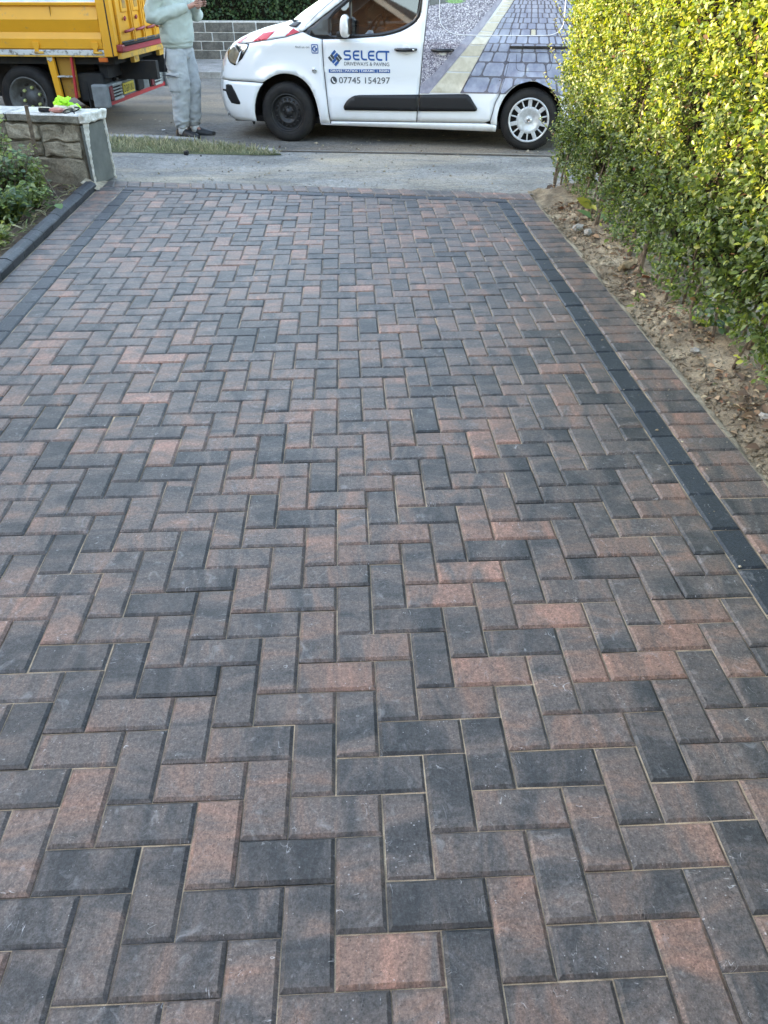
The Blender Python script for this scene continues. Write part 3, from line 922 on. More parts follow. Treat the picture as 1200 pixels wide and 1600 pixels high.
# ---- litter on the strip under the hedge
def strip_z(x, y): return -0.045 + 0.09 * min(1, max(0, (x - 1.95) / 0.35)) + 0.055 * fbm(x, y, 7.0, 4)
def litter():
    n = 3600
    x = 1.985 + np.abs(RNG.normal(0, 0.17, n)) + RNG.uniform(0, 0.08, n)
    y = RNG.uniform(0.2, 6.05, n)
    dens = np.array([fbm(a, b, 2.2, 2) for a, b in zip(x, y)])
    keep = (dens + RNG.uniform(-0.35, 0.35, n) > -0.05) & (x < 2.75) & (RNG.uniform(0, 1, n) < np.clip((x - 1.96) / 0.16, 0.08, 1))
    x, y = x[keep], y[keep]; n = len(x)
    z = np.array([strip_z(a, b) for a, b in zip(x, y)]) + 0.004 + np.abs(RNG.normal(0, 0.008, n))
    pos = np.stack([x, y, z], 1)
    ang = RNG.uniform(0, 2 * np.pi, n)
    ax = np.stack([np.cos(ang), np.sin(ang), RNG.normal(0.15, 0.25, n)], 1)
    nr = unit(np.stack([RNG.normal(0, 0.4, n), RNG.normal(0, 0.4, n), np.ones(n)], 1))
    size = RNG.uniform(0.010, 0.036, n) + 0.035 * (RNG.uniform(0, 1, n) < 0.08)
    col = pick([(0.22, 0.14, 0.08), (0.30, 0.21, 0.13), (0.13, 0.085, 0.055), (0.38, 0.31, 0.20), (0.20, 0.09, 0.05), (0.09, 0.10, 0.04)], n, [0.25, 0.24, 0.22, 0.17, 0.08, 0.04])
    tag(leaf_cloud('leaf_litter', pos, ax, nr, size, col, M['dryleaf'], None, 0.6, 0.16, 0.18), 'dry brown leaf litter scattered on the sandy soil under the hedge', 'leaf litter', kind='stuff')
    # twiggy bits and crumbs
    bm = bmesh.new()
    for i in range(420):
        xx, yy = 1.98 + abs(RNG.normal(0, 0.22)), RNG.uniform(0.3, 6.0)
        zz = strip_z(xx, yy) + 0.006
        a = RNG.uniform(0, 6.28); L = RNG.uniform(0.02, 0.09)
        add_tube(bm, [(xx, yy, zz), (xx + math.cos(a) * L, yy + math.sin(a) * L, zz + RNG.normal(0.004, 0.008))], [0.0016, 0.0011], 4)
    tag(bm_obj('fallen_twigs', bm, M['bark']), 'fine fallen twigs lying on the soil under the hedge', 'twigs', kind='stuff')
    bm = bmesh.new()
    for i in range(2200):
        xx, yy = 1.965 + abs(RNG.normal(0, 0.14)), RNG.uniform(0.2, 6.05)
        s = RNG.uniform(0.003, 0.010)
        m = Matrix.Translation((xx, yy, strip_z(xx, yy) + s * 0.2 + 0.002)) @ Matrix.Diagonal((s * RNG.uniform(0.7, 1.5), s * RNG.uniform(0.7, 1.5), s, 1))
        bmesh.ops.create_icosphere(bm, subdivisions=1, radius=1.0, matrix=m)
    rough_bm(bm, 0.002, 140)
    tag(bm_obj('soil_crumbs', bm, M['strip']), 'crumbs of soil and grit beside the paved edge under the hedge', 'grit', kind='stuff')
litter()

M['stone_w'] = simple('pale_stone', (0.38, 0.37, 0.34), 0.85, 0.3, c2=(0.20, 0.185, 0.16), scale=40, bump=0.6)
M['stone_b'] = simple('buff_stone', (0.36, 0.28, 0.17), 0.9, 0.2, c2=(0.20, 0.15, 0.09), scale=40, bump=0.6)
def rock(label, loc, s, mat, rz=0.3):
    bm = bmesh.new()
    bmesh.ops.create_icosphere(bm, subdivisions=2, radius=1.0, matrix=Matrix.Diagonal((s[0], s[1], s[2], 1)))
    for v in bm.verts: v.co += noise.noise_vector(v.co * (2.2 / max(s)) + Vector(loc)) * max(s) * 0.35
    o = bm_obj('stone', bm, mat)
    o.location = loc; o.rotation_euler = (0, 0, rz)
    return tag(o, label, 'stone')
rock('grey stone on the soil nearest the street under the hedge', (2.055, 4.80, 0.020), (0.040, 0.034, 0.024), M['stone_w'])
rock('white pebble beside the grey stone under the hedge', (2.085, 4.66, 0.025), (0.034, 0.026, 0.024), M['stone_w'], 1.0)
rock('long buff stone lying on the soil in front of the hedge stems', (2.14, 3.93, 0.035), (0.075, 0.028, 0.022), M['stone_b'], 0.5)
rock('pale chip of stone on the sandy soil near the paved border', (2.09, 2.72, 0.014), (0.024, 0.018, 0.012), M['stone_w'], 0.2)
rock('small whitish stone among the dry leaves nearest the camera', (2.13, 2.05, 0.018), (0.022, 0.030, 0.013), M['stone_w'], 0.9)

# broad dock leaves and small weeds on the strip
def weed(name, label, cat, loc, n, size, h, spread, cols, parts=('leaf', 'stem'), width=0.6, up=0.6, mat='weed', group=None, leaves_as_parts=False):
    root = empty(name, loc)
    tag(root, label, cat, group)
    P, A, Nn, S = [], [], [], []
    stems = max(2, n // 9)
    tips = []
    for s in range(stems):
        a = RNG.uniform(0, 6.28); rr = spread * math.sqrt(RNG.uniform(0.02, 1))
        tip = Vector((rr * math.cos(a), rr * math.sin(a), h * RNG.uniform(0.55, 1.0)))
        b = Vector((tip.x * 0.25, tip.y * 0.25, -0.02))
        mid = (b + tip) / 2 + Vector((RNG.normal(0, 0.02), RNG.normal(0, 0.02), h * 0.1))
        tips.append((b, mid, tip))
    bm = bmesh.new()
    for b, mid, tip in tips: add_tube(bm, [b, mid, tip], [0.004 + 0.004 * h, 0.003 + 0.002 * h, 0.0015], 5)
    bm_obj('stem', bm, M['bark'] if h > 0.3 else M['stalk'], root, True)
    for k in range(n):
        b, mid, tip = tips[k % stems]
        t = RNG.uniform(0.25, 1.0)
        p = b.lerp(mid, t * 2) if t < 0.5 else mid.lerp(tip, t * 2 - 1)
        a = RNG.uniform(0, 6.28)
        P.append(p + Vector((RNG.normal(0, 0.02), RNG.normal(0, 0.02), RNG.normal(0, 0.02))) * (1 + spread))
        A.append((math.cos(a), math.sin(a), RNG.normal(0.15, 0.4)))
        Nn.append((RNG.normal(0, 0.4), RNG.normal(-0.25, 0.4), up + 0.4))
        S.append(size * RNG.uniform(0.55, 1.25))
    tag(leaf_cloud('leaves', np.array(P, dtype=float), np.array(A), np.array(Nn), np.array(S), pick(cols, n), M[mat], root, width, 0.10, 0.10), kind='stuff')
    return root
M['stalk'] = simple('green_stalk', (0.12, 0.17, 0.05), 0.6, 0.3)
GREEN = [(0.055, 0.12, 0.040), (0.085, 0.16, 0.050), (0.12, 0.20, 0.060), (0.045, 0.095, 0.045)]
LIME = [(0.22, 0.27, 0.06), (0.28, 0.32, 0.09), (0.16, 0.22, 0.05)]
weed('dock_plant', 'upright dock plant with two broad yellowing leaves under the far end of the hedge', 'plant', (2.20, 4.95, 0.03), 5, 0.13, 0.12, 0.05, [(0.30, 0.30, 0.05), (0.12, 0.22, 0.09)], width=0.45, up=0.1)
weed('bramble_shoot', 'rounded blue-green bramble leaves trailing at the hedge foot', 'plant', (2.33, 2.85, 0.05), 26, 0.062, 0.22, 0.20, [(0.06, 0.12, 0.055), (0.09, 0.16, 0.07)], width=0.8)
weed('ground_weed', 'low green weed growing at the hedge foot by the stones', 'plant', (2.20, 4.45, 0.03), 22, 0.04, 0.09, 0.10, GREEN + LIME)
weed('ground_weed', 'small seedling with narrow leaves on the bare soil beside the border', 'plant', (2.06, 3.45, 0.01), 8, 0.05, 0.05, 0.05, LIME, width=0.3)
weed('ground_weed', 'pale green weed sprawling below the long buff stone', 'plant', (2.24, 3.05, 0.03), 12, 0.05, 0.07, 0.10, [(0.16, 0.24, 0.10)], width=0.4)
weed('ground_weed', 'bright green weed nearest the camera at the right edge', 'plant', (2.25, 1.85, 0.03), 14, 0.045, 0.07, 0.08, GREEN + LIME)

# ---- grass verge in front of the parked vehicles
def verge():
    inner = [(-6.0, 8.75), (-1.975, 8.16), (-1.11, 8.065), (-0.32, 8.02), (-0.2, 8.06)]
    def yi(x): return interp(inner, x)
    def yo(x): return min(yk(x) - 0.14, interp([(-6, 20), (-2.3, 9.13), (-1.73, 9.06), (-1.2, 8.88), (-0.64, 8.50), (-0.30, 8.15), (-0.2, 8.07)], x))
    def vz(x, y, t): return foot_z(x, y) + 0.004 + 0.014 * math.sin(math.pi * min(1, max(0, t))) ** 0.6
    structure(sheet('verge_soil', lin(-8, -0.2, 80), lambda x: (yi(x), max(yi(x) + 0.01, yo(x))), vz, M['lawn'], 10, 0.010, 8.0))
    n = 16000
    x = -0.22 - RNG.uniform(0, 1, n) ** 1.2 * 4.6
    t = RNG.uniform(0.0, 1, n)
    pos = np.zeros((n, 3)); keep = np.ones(n, bool)
    for i in range(n):
        a, b = yi(x[i]), yo(x[i])
        if b <= a + 0.01: keep[i] = False; continue
        y = a + (b - a) * t[i] + RNG.normal(0, 0.012)
        if fbm(x[i], y, 4.0, 2) < -0.12 and RNG.uniform() < 0.75: keep[i] = False
        if x[i] > -0.8 and RNG.uniform() < (x[i] + 0.8) / 0.7: keep[i] = False
        pos[i] = (x[i], y, vz(x[i], y, t[i]))
    pos = pos[keep]; n = len(pos)
    ax = unit(np.stack([RNG.normal(0, 0.5, n), RNG.normal(0, 0.5, n), np.full(n, 0.8)], 1))
    nr = unit(RNG.normal(0, 1, (n, 3)))
    size = RNG.uniform(0.018, 0.050, n) + 0.05 * (RNG.uniform(0, 1, n) < 0.12)
    col = pick([(0.17, 0.19, 0.10), (0.23, 0.245, 0.14), (0.33, 0.32, 0.20), (0.44, 0.40, 0.27)], n, [0.24, 0.30, 0.28, 0.18])
    tag(leaf_cloud('verge_grass', pos, ax, nr, size, col, M['weed'], None, 0.10, 0.02, 0.15), 'short rough green grass of the roadside verge', 'grass', kind='stuff')
verge()

# ---- planting in the left-hand bed
P1 = [(0.075, 0.125, 0.045), (0.10, 0.165, 0.055), (0.14, 0.205, 0.06), (0.20, 0.26, 0.08)]
P2 = [(0.17, 0.22, 0.07), (0.24, 0.29, 0.09), (0.12, 0.17, 0.06), (0.30, 0.31, 0.14)]
P3 = [(0.065, 0.11, 0.055), (0.08, 0.14, 0.07), (0.11, 0.17, 0.085)]
beds = [
 ('bushy_shrub', 'leafy mid-green shrub growing closest to the rendered wall end', (-2.12, 6.02, 0.03), 420, 0.050, 0.36, 0.17, P2),
 ('bushy_shrub', 'tall dense green shrub against the garden wall left of the wooden stake', (-2.34, 5.98, 0.03), 760, 0.055, 0.56, 0.26, P2 + P1),
 ('bushy_shrub', 'dark green broad-leaved shrub in the middle of the left bed', (-2.08, 5.62, 0.03), 600, 0.066, 0.40, 0.25, P1 + P3),
 ('bushy_shrub', 'blue-green low shrub beside the dark edging kerb', (-1.92, 5.12, 0.03), 420, 0.065, 0.24, 0.20, P3 + P1),
 ('bushy_shrub', 'lush green shrub at the left edge behind the edging kerb', (-2.20, 5.05, 0.03), 560, 0.068, 0.42, 0.30, P1),
 ('bushy_shrub', 'pale straggly weed patch nearest the camera behind the edging kerb', (-1.84, 4.55, 0.03), 260, 0.055, 0.13, 0.16, P2 + LIME),
 ('bushy_shrub', 'small pale green shrub at the wall foot below the wooden stake', (-1.99, 5.86, 0.03), 300, 0.050, 0.26, 0.16, P2),
 ('bushy_shrub', 'mid-green weed hanging towards the kerb beside the wall foot', (-1.86, 5.50, 0.03), 240, 0.052, 0.17, 0.13, P1 + P2),
 ('bushy_shrub', 'deep green shrub at the back corner of the left bed', (-2.75, 5.7, 0.03), 560, 0.065, 0.55, 0.36, P1),
 ('bushy_shrub', 'spreading green weed at the near left edge of the bed', (-2.02, 4.4, 0.03), 320, 0.06, 0.2, 0.24, P1 + P2),
]
for nm, lb, loc, n, sz, h, sp, cols in beds:
    weed(nm, lb, 'shrub', loc, int(n * 1.5), sz * 0.78, h, sp, cols + LIME[:1], width=0.55, up=0.35, group='shrubs in the left bed')
# white blossom specks on the tall shrub
def blossom():
    root = empty('blossom_weed', (-2.42, 5.85, 0.03))
    tag(root, 'thin weed with tiny pale yellow-white flowers in front of the wall', 'plant')
    bm = bmesh.new()
    P, A, Nn, S = [], [], [], []
    for s in range(12):
        a = RNG.uniform(0, 6.28); r = RNG.uniform(0.03, 0.2)
        tip = Vector((r * math.cos(a), r * math.sin(a), RNG.uniform(0.34, 0.50)))
        add_tube(bm, [(0, 0, 0), tip * 0.5 + Vector((0, 0, 0.05)), tip], [0.003, 0.002, 0.001], 5)
        for k in range(9):
            P.append(tip + Vector(RNG.normal(0, 0.022, 3))); A.append(RNG.normal(0, 1, 3)); Nn.append((0, -0.5, 0.8)); S.append(RNG.uniform(0.010, 0.020))
    bm_obj('stem', bm, M['stalk'], root, True)
    leaf_cloud('flower_heads', np.array([tuple(p) for p in P]), np.array(A), np.array(Nn, dtype=float), np.array(S), pick([(0.60, 0.56, 0.32), (0.55, 0.50, 0.22), (0.66, 0.64, 0.50)], len(P)), M['weed'], root, 0.9)
blossom()
for i, (lb, pts) in enumerate([
    ('bare grey bramble cane arching from the wall over the edging kerb', [(-2.05, 6.08, 0.33), (-1.88, 5.85, 0.22), (-1.70, 5.55, 0.11), (-1.60, 5.36, 0.09)]),
    ('dry bare cane crossing in front of the middle shrub', [(-2.45, 5.5, 0.30), (-2.30, 5.42, 0.26), (-2.18, 5.32, 0.19)]),
    ('pale dry stalk leaning at the left edge of the bed', [(-2.15, 4.72, 0.10), (-2.02, 4.85, 0.2), (-1.95, 4.98, 0.27)])]):
    tag(tube_obj('bramble_cane', pts, [0.006, 0.005, 0.004, 0.003][:len(pts)], M['bark'], None, 6), lb, 'cane')
# one ivy leaf hanging over the kerb
tag(leaf_cloud('ivy_leaf', np.array([(-1.625, 5.30, 0.105)]), np.array([(0.5, -0.6, -0.15)]), np.array([(0.2, -0.3, 1.0)]), np.array([0.075]), np.array([(0.10, 0.19, 0.05)]), M['weed'], None, 0.85, 0.06, 0.15), 'single green leaf hanging over the dark edging kerb', 'leaf')
# dry grass along the kerb
def bed_litter():
    n = 1500
    x = -1.70 - RNG.uniform(0, 1, n) ** 1.5 * 1.1; y = RNG.uniform(3.2, 6.1, n)
    pos = np.stack([x, y, np.array([0.03 + 0.05 * fbm(a, b, 5.0, 4) for a, b in zip(x, y)]) + 0.012], 1)
    a = RNG.uniform(0, 6.28, n)
    ax = unit(np.stack([np.cos(a), np.sin(a), RNG.normal(0.35, 0.3, n)], 1)); nr = unit(RNG.normal(0, 1, (n, 3)) + np.array([0, 0, 1.2]))
    col = pick([(0.30, 0.27, 0.14), (0.15, 0.19, 0.07), (0.38, 0.35, 0.22), (0.10, 0.08, 0.05)], n)
    tag(leaf_cloud('dry_grass', pos, ax, nr, RNG.uniform(0.03, 0.10, n), col, M['dryleaf'], None, 0.10, 0.02, 0.25), 'dry grass and litter on the soil of the left bed', 'grass', kind='stuff')
bed_litter()

# ---- clipped dark hedge above the far wall
def far_hedge():
    root = empty('laurel_hedge', (0, yfw(0) + 0.22, 0.10), fang)
    tag(root, 'dense dark green hedge growing above the stone wall across the road', 'hedge')
    bm = bmesh.new()
    xs = lin(-13, 9, 60); zs = lin(0.0, 1.9, 10)
    g = [[bm.verts.new((x, 0.20 + 0.06 * fbm(x, z, 1.5, 2), z)) for z in zs] for x in xs]
    for a in range(60):
        for b in range(10): bm.faces.new((g[a][b], g[a + 1][b], g[a + 1][b + 1], g[a][b + 1]))
    for a in range(60):
        p, q = bm.verts.new((xs[a], 1.4, 1.9)), bm.verts.new((xs[a + 1], 1.4, 1.9))
        bm.faces.new((g[a][-1], g[a + 1][-1], q, p))
    bm_obj('dark_core', bm, M['core'], root)  # dark sheet added behind the leaves to stand for inner shade
    n = 26000
    x = RNG.uniform(-9, 6, n); z = RNG.uniform(0.35, 1.9, n)
    y = 0.12 + np.array([0.07 * fbm(a, b, 1.5, 3) for a, b in zip(x, z)]) - 0.02 + np.abs(RNG.normal(0, 0.06, n))
    pos = np.stack([x, y, z], 1)
    ax = unit(np.stack([RNG.normal(0, 0.7, n), RNG.normal(-0.5, 0.5, n), RNG.normal(0.1, 0.7, n)], 1))
    nr = unit(np.stack([RNG.normal(0, 0.6, n), np.full(n, -0.8), RNG.normal(0.5, 0.5, n)], 1))
    tag(leaf_cloud('foliage', pos, ax, nr, RNG.uniform(0.04, 0.085, n), pick([(0.020, 0.050, 0.020), (0.030, 0.070, 0.025), (0.045, 0.09, 0.03), (0.06, 0.10, 0.035)], n), M['weed'], root, 0.6), kind='stuff')
far_hedge()

# ------------------------------------------------------------------ vehicle materials
def van_paint():
    m, nt, b = new_mat('white_paint')
    tc = N(nt, 'ShaderNodeTexCoord')
    sep = N(nt, 'ShaderNodeSeparateXYZ'); nt.links.new(tc.outputs['Object'], sep.inputs[0])
    n = N(nt, 'ShaderNodeTexNoise', Scale=7.0, Detail=7.0, Roughness=0.7); nt.links.new(tc.outputs['Object'], n.inputs['Vector'])
    low = math_n(nt, 'SUBTRACT', 0.62, math_n(nt, 'MULTIPLY', sep.outputs[2], 1.5), True)      # road film on the sills
    f = math_n(nt, 'MULTIPLY', low, ramp(nt, n.outputs['Fac'], [(0.35, (0, 0, 0)), (0.75, (1, 1, 1))]).outputs[0], True)
    nt.links.new(mixc(nt, f, (0.78, 0.80, 0.81), (0.42, 0.36, 0.28)), b.inputs['Base Color'])
    b.inputs['Roughness'].default_value = 0.16
    b.inputs['Coat Weight'].default_value = 0.7
    b.inputs['Coat Roughness'].default_value = 0.04
    return m
M['white'] = van_paint()
M['blackplastic'] = simple('black_plastic', (0.010, 0.0105, 0.012), 0.45, 0.35, bump=0.1, bscale=400)
M['glossblack'] = simple('gloss_black', (0.012, 0.013, 0.015), 0.2, 0.5)
M['tyre'] = simple('tyre_rubber', (0.011, 0.011, 0.012), 0.7, 0.25, c2=(0.024, 0.022, 0.020), scale=10, bump=0.3, bscale=200)
M['steelblack'] = simple('black_steel_wheel', (0.010, 0.011, 0.013), 0.4, 0.4, c2=(0.024, 0.023, 0.022), scale=30)
M['silver'] = simple('silver_plastic', (0.62, 0.64, 0.65), 0.32, 0.5, metal=0.35, c2=(0.45, 0.46, 0.46), scale=25)
M['chrome'] = simple('chrome', (0.7, 0.72, 0.74), 0.15, 0.5, metal=1.0)
M['under'] = simple('underbody', (0.02, 0.02, 0.021), 0.9, 0.2, c2=(0.05, 0.045, 0.04), scale=12)
M['redvinyl'] = simple('red_vinyl', (0.52, 0.028, 0.055), 0.35, 0.5)
M['bluevinyl'] = simple('blue_vinyl', (0.006, 0.085, 0.30), 0.35, 0.5)
M['greyvinyl'] = simple('dark_grey_vinyl', (0.045, 0.055, 0.065), 0.4, 0.5)
M['whitevinyl'] = simple('white_vinyl', (0.80, 0.81, 0.82), 0.35, 0.5)
M['seat'] = simple('seat_fabric', (0.045, 0.048, 0.052), 0.9, 0.2, c2=(0.03, 0.03, 0.035), scale=60)
M['lamp'] = simple('headlamp_glass', (0.09, 0.075, 0.06), 0.08, 0.6, c2=(0.30, 0.24, 0.16), scale=7)
M['gravelprint'] = None

def glass_mat(name, tint, refl=0.12, alpha=0.75):
    m, nt, b = new_mat(name)
    nt.nodes.remove(b)
    tr = N(nt, 'ShaderNodeBsdfTransparent'); tr.inputs[0].default_value = (*tint, 1)
    gl = N(nt, 'ShaderNodeBsdfGlossy'); gl.inputs['Roughness'].default_value = 0.02
    lw = N(nt, 'ShaderNodeFresnel'); lw.inputs[0].default_value = 1.5
    f = math_n(nt, 'ADD', lw.outputs[0], refl, True)
    mx = N(nt, 'ShaderNodeMixShader')
    nt.links.new(f, mx.inputs[0]); nt.links.new(tr.outputs[0], mx.inputs[1]); nt.links.new(gl.outputs[0], mx.inputs[2])
    nt.links.new(mx.outputs[0], nt.nodes['Material Output'].inputs[0])
    return m
M['glass'] = glass_mat('window_glass', (0.24, 0.28, 0.29), 0.10)
M['darkglass'] = glass_mat('tinted_glass', (0.10, 0.12, 0.13), 0.10)

def print_gravel():
    m, nt, b = new_mat('printed_gravel')
    tc = N(nt, 'ShaderNodeTexCoord')
    vo = N(nt, 'ShaderNodeTexVoronoi', Scale=85.0)
    nt.links.new(tc.outputs['Object'], vo.inputs['Vector'])
    sp = N(nt, 'ShaderNodeSeparateColor'); nt.links.new(vo.outputs['Color'], sp.inputs[0])
    c = ramp(nt, sp.outputs[0], [(0.0, (0.16, 0.155, 0.19)), (0.35, (0.40, 0.39, 0.44)), (0.7, (0.60, 0.58, 0.62)), (1.0, (0.82, 0.81, 0.83))]).outputs[0]
    e = ramp(nt, vo.outputs['Distance'], [(0.25, (1, 1, 1)), (0.7, (0.35, 0.33, 0.4))]).outputs[0]
    nt.links.new(mixc(nt, 1.0, c, e, 'MULTIPLY'), b.inputs['Base Color'])
    b.inputs['Roughness'].default_value = 0.3
    b.inputs['Coat Weight'].default_value = 0.4
    return m
M['gravelprint'] = print_gravel()
def print_mat(name, c, c2, sc=18): return simple(name, c, 0.3, 0.5, c2=c2, scale=sc, coat=0.4)
M['slateprint'] = print_mat('printed_slate_edge', (0.36, 0.36, 0.43), (0.24, 0.24, 0.30))
M['creamprint'] = print_mat('printed_cream_blocks', (0.66, 0.62, 0.51), (0.54, 0.50, 0.39))
M['settprint'] = print_mat('printed_blue_setts', (0.38, 0.42, 0.52), (0.24, 0.27, 0.37), 9)
M['jointprint'] = print_mat('printed_joints', (0.17, 0.17, 0.20), (0.11, 0.11, 0.14))
M['plantprint'] = print_mat('printed_planting', (0.10, 0.11, 0.10), (0.05, 0.06, 0.06), 30)
M['greenprint'] = print_mat('printed_leaves', (0.25, 0.50, 0.16), (0.12, 0.30, 0.08), 60)

# ------------------------------------------------------------------ van
VW = 1.80
NOSE = [(0.16, -0.77), (0.25, -0.855), (0.42, -0.895), (0.50, -0.897), (0.58, -0.88), (0.70, -0.86), (0.80, -0.82), (0.88, -0.77), (0.94, -0.70), (1.00, -0.59), (1.05, -0.46), (1.10, -0.29), (1.15, -0.06), (1.175, 0.03), (1.66, 0.90), (1.70, 1.05), (1.74, 1.35), (1.765, 1.9)]
def s_nose(z): return interp(NOSE, z)
def s_tail(z): return 3.40 - 0.10 * max(0, (z - 1.0)) - 0.25 * max(0, (z - 1.55)) ** 1.5
def depth_D(z): return 0.60 if z < 1.15 else max(0.30, 0.60 - (z - 1.15) * 3.0)
def tumble(z):
    w = 0.012
    if z > 1.0: w += 0.115 * (z - 1.0)
    if z > 1.55: w += 0.22 * ((z - 1.55) / 0.21) ** 2.4
    if z < 0.35: w += 0.05 * ((0.35 - z) / 0.2) ** 1.6
    return w
def body_w(s, z):
    tb = tumble(z)
    hw = VW / 2 - tb
    w = tb
    d = (s - s_nose(z)) / depth_D(z)
    if d < 1:
        d = max(0.0, d)
        w += hw * (1 - max(0.0, 1 - (1 - d) ** 2.5) ** 0.25)
    e = (s_tail(z) - s) / 0.16
    if e < 1:
        e = max(0.0, e)
        w += hw * 0.30 * (1 - max(0.0, 1 - (1 - e) ** 2.2) ** 0.45)
    # flared arches, hollow in the lower doors, shoulder line
    for cs, rr in ((0.03, 0.415), (2.70, 0.40)):
        r = math.hypot(s - cs, z - 0.29)
        if 0.9 > z > 0.2: w -= 0.016 * math.exp(-((r - rr) / 0.05) ** 2)
    if 0.5 < s < 2.35: w += 0.014 * math.exp(-((z - 0.62) / 0.10) ** 2)
    w -= 0.010 * math.exp(-((z - 0.965) / 0.05) ** 2) * (1 if s > -0.2 else 0)
    return w
def edge_s(z, u0):
    """s on the front where the plan curve reaches |u| = u0"""
    return s_nose(z) + depth_D(z) * (1 - max(0.0, 1 - abs(u0) ** 4) ** 0.4)

def pip(p, poly):
    c = False; n = len(poly); j = n - 1
    for i in range(n):
        if (poly[i][1] > p[1]) != (poly[j][1] > p[1]) and p[0] < (poly[j][0] - poly[i][0]) * (p[1] - poly[i][1]) / (poly[j][1] - poly[i][1] + 1e-12) + poly[i][0]: c = not c
        j = i
    return c
def seg_dist(p, poly):
    best = 9
    n = len(poly)
    for i in range(n):
        ax, ay = poly[i]; bx, by = poly[(i + 1) % n]
        dx, dy = bx - ax, by - ay
        t = max(0, min(1, ((p[0] - ax) * dx + (p[1] - ay) * dy) / (dx * dx + dy * dy + 1e-12)))
        best = min(best, math.hypot(p[0] - ax - dx * t, p[1] - ay - dy * t))
    return best
def densify(poly, step):
    out = []
    n = len(poly)
    for i in range(n):
        a, b = poly[i], poly[(i + 1) % n]
        k = max(1, int(math.hypot(b[0] - a[0], b[1] - a[1]) / step))
        for t in range(k): out.append((a[0] + (b[0] - a[0]) * t / k, a[1] + (b[1] - a[1]) * t / k))
    return out
def smooth_poly(pts, it=1):
    """corner cutting on an open polyline"""
    for _ in range(it):
        q = [pts[0]]
        for a, b in zip(pts[:-1], pts[1:]):
            q.append((a[0] * 0.75 + b[0] * 0.25, a[1] * 0.75 + b[1] * 0.25)); q.append((a[0] * 0.25 + b[0] * 0.75, a[1] * 0.25 + b[1] * 0.75))
        q.append(pts[-1]); pts = q
    return pts

def drape(name, poly, mat, parent, off=0.0, step=0.045, holes=(), skirt=0.02, mirror=False, wf=None, smooth=True, shrink=0.0):
    """Sheet of the vehicle side: polygon in (s, z) laid on w = wf(s, z) - off."""
    wf = wf or body_w
    if shrink:
        pl = poly if area(poly) > 0 else list(reversed(poly))
        poly = inset(pl, shrink)
    P = densify(poly, step)
    H = [densify(h, step) for h in holes]
    verts = list(P); edges = [(i, (i + 1) % len(P)) for i in range(len(P))]
    for h in H:
        o = len(verts)
        verts += h; edges += [(o + i, o + (i + 1) % len(h)) for i in range(len(h))]
    x0, x1 = min(p[0] for p in P), max(p[0] for p in P); y0, y1 = min(p[1] for p in P), max(p[1] for p in P)
    nx, ny = int((x1 - x0) / step), int((y1 - y0) / step)
    for i in range(1, nx + 1):
        for j in range(1, ny + 1):
            p = (x0 + (x1 - x0) * i / (nx + 1), y0 + (y1 - y0) * j / (ny + 1))
            if not pip(p, P) or seg_dist(p, P) < step * 0.35: continue
            if any(pip(p, h) or seg_dist(p, h) < step * 0.35 for h in H): continue
            verts.append(p)
    res = delaunay_2d_cdt([Vector(v) for v in verts], edges, [], 0, 1e-5)
    V2, E2, F2 = res[0], res[1], res[2]
    F = []
    for f in F2:
        c = (sum(V2[i].x for i in f) / 3, sum(V2[i].y for i in f) / 3)
        if pip(c, P) and not any(pip(c, h) for h in H): F.append(tuple(f))
    def pt(s, z, extra=0.0):
        w = wf(s, z) - off + extra
        return (s, VW - w, z) if mirror else (s, w, z)
    V = [pt(v.x, v.y) for v in V2]
    if skirt:
        cnt = {}
        for f in F:
            for a, b in zip(f, f[1:] + f[:1]):
                cnt.setdefault((min(a, b), max(a, b)), []).append((a, b))
        mp = {}
        for k, l in cnt.items():
            if len(l) == 1:
                a, b = l[0]
                for q in (a, b):
                    if q not in mp:
                        mp[q] = len(V); V.append(pt(V2[q].x, V2[q].y, skirt))
                F.append((b, a, mp[a], mp[b]))
    o = mesh_obj(name, V, F, mat, parent, False)
    if smooth:
        o.data.polygons.foreach_set('use_smooth', [len(p.vertices) == 3 for p in o.data.polygons])
    return o

def text_mesh(body, size, width=None, bold=0.0):
    cu = bpy.data.curves.new('lettering', 'FONT')
    cu.body = body; cu.size = size; cu.offset = bold; cu.resolution_u = 3
    ob = bpy.data.objects.new('lettering', cu)
    COL.objects.link(ob)
    dg = bpy.context.evaluated_depsgraph_get(); dg.update()
    me = bpy.data.meshes.new_from_object(ob.evaluated_get(dg))
    bpy.data.objects.remove(ob); bpy.data.curves.remove(cu)
    co = np.zeros(len(me.vertices) * 3, dtype=np.float32); me.vertices.foreach_get('co', co); co = co.reshape(-1, 3)
    F = [tuple(p.vertices) for p in me.polygons]
    bpy.data.meshes.remove(me)
    co[:, 0] -= co[:, 0].min(); co[:, 1] -= co[:, 1].min()
    return co, F
def letter(name, body, s0, z0, w, h, mat, parent, off=0.0035, bold=0.0, wf=None, slope=0.0):
    co, F = text_mesh(body, 1.0, bold=bold)
    co[:, 0] *= w / co[:, 0].max(); co[:, 1] *= h / co[:, 1].max()
    wf = wf or body_w
    V = [(s0 + c[0], wf(s0 + c[0], z0 + c[1]) - off, z0 + c[1] + slope * c[0]) for c in co]
    return mesh_obj(name, V, F, mat, parent)

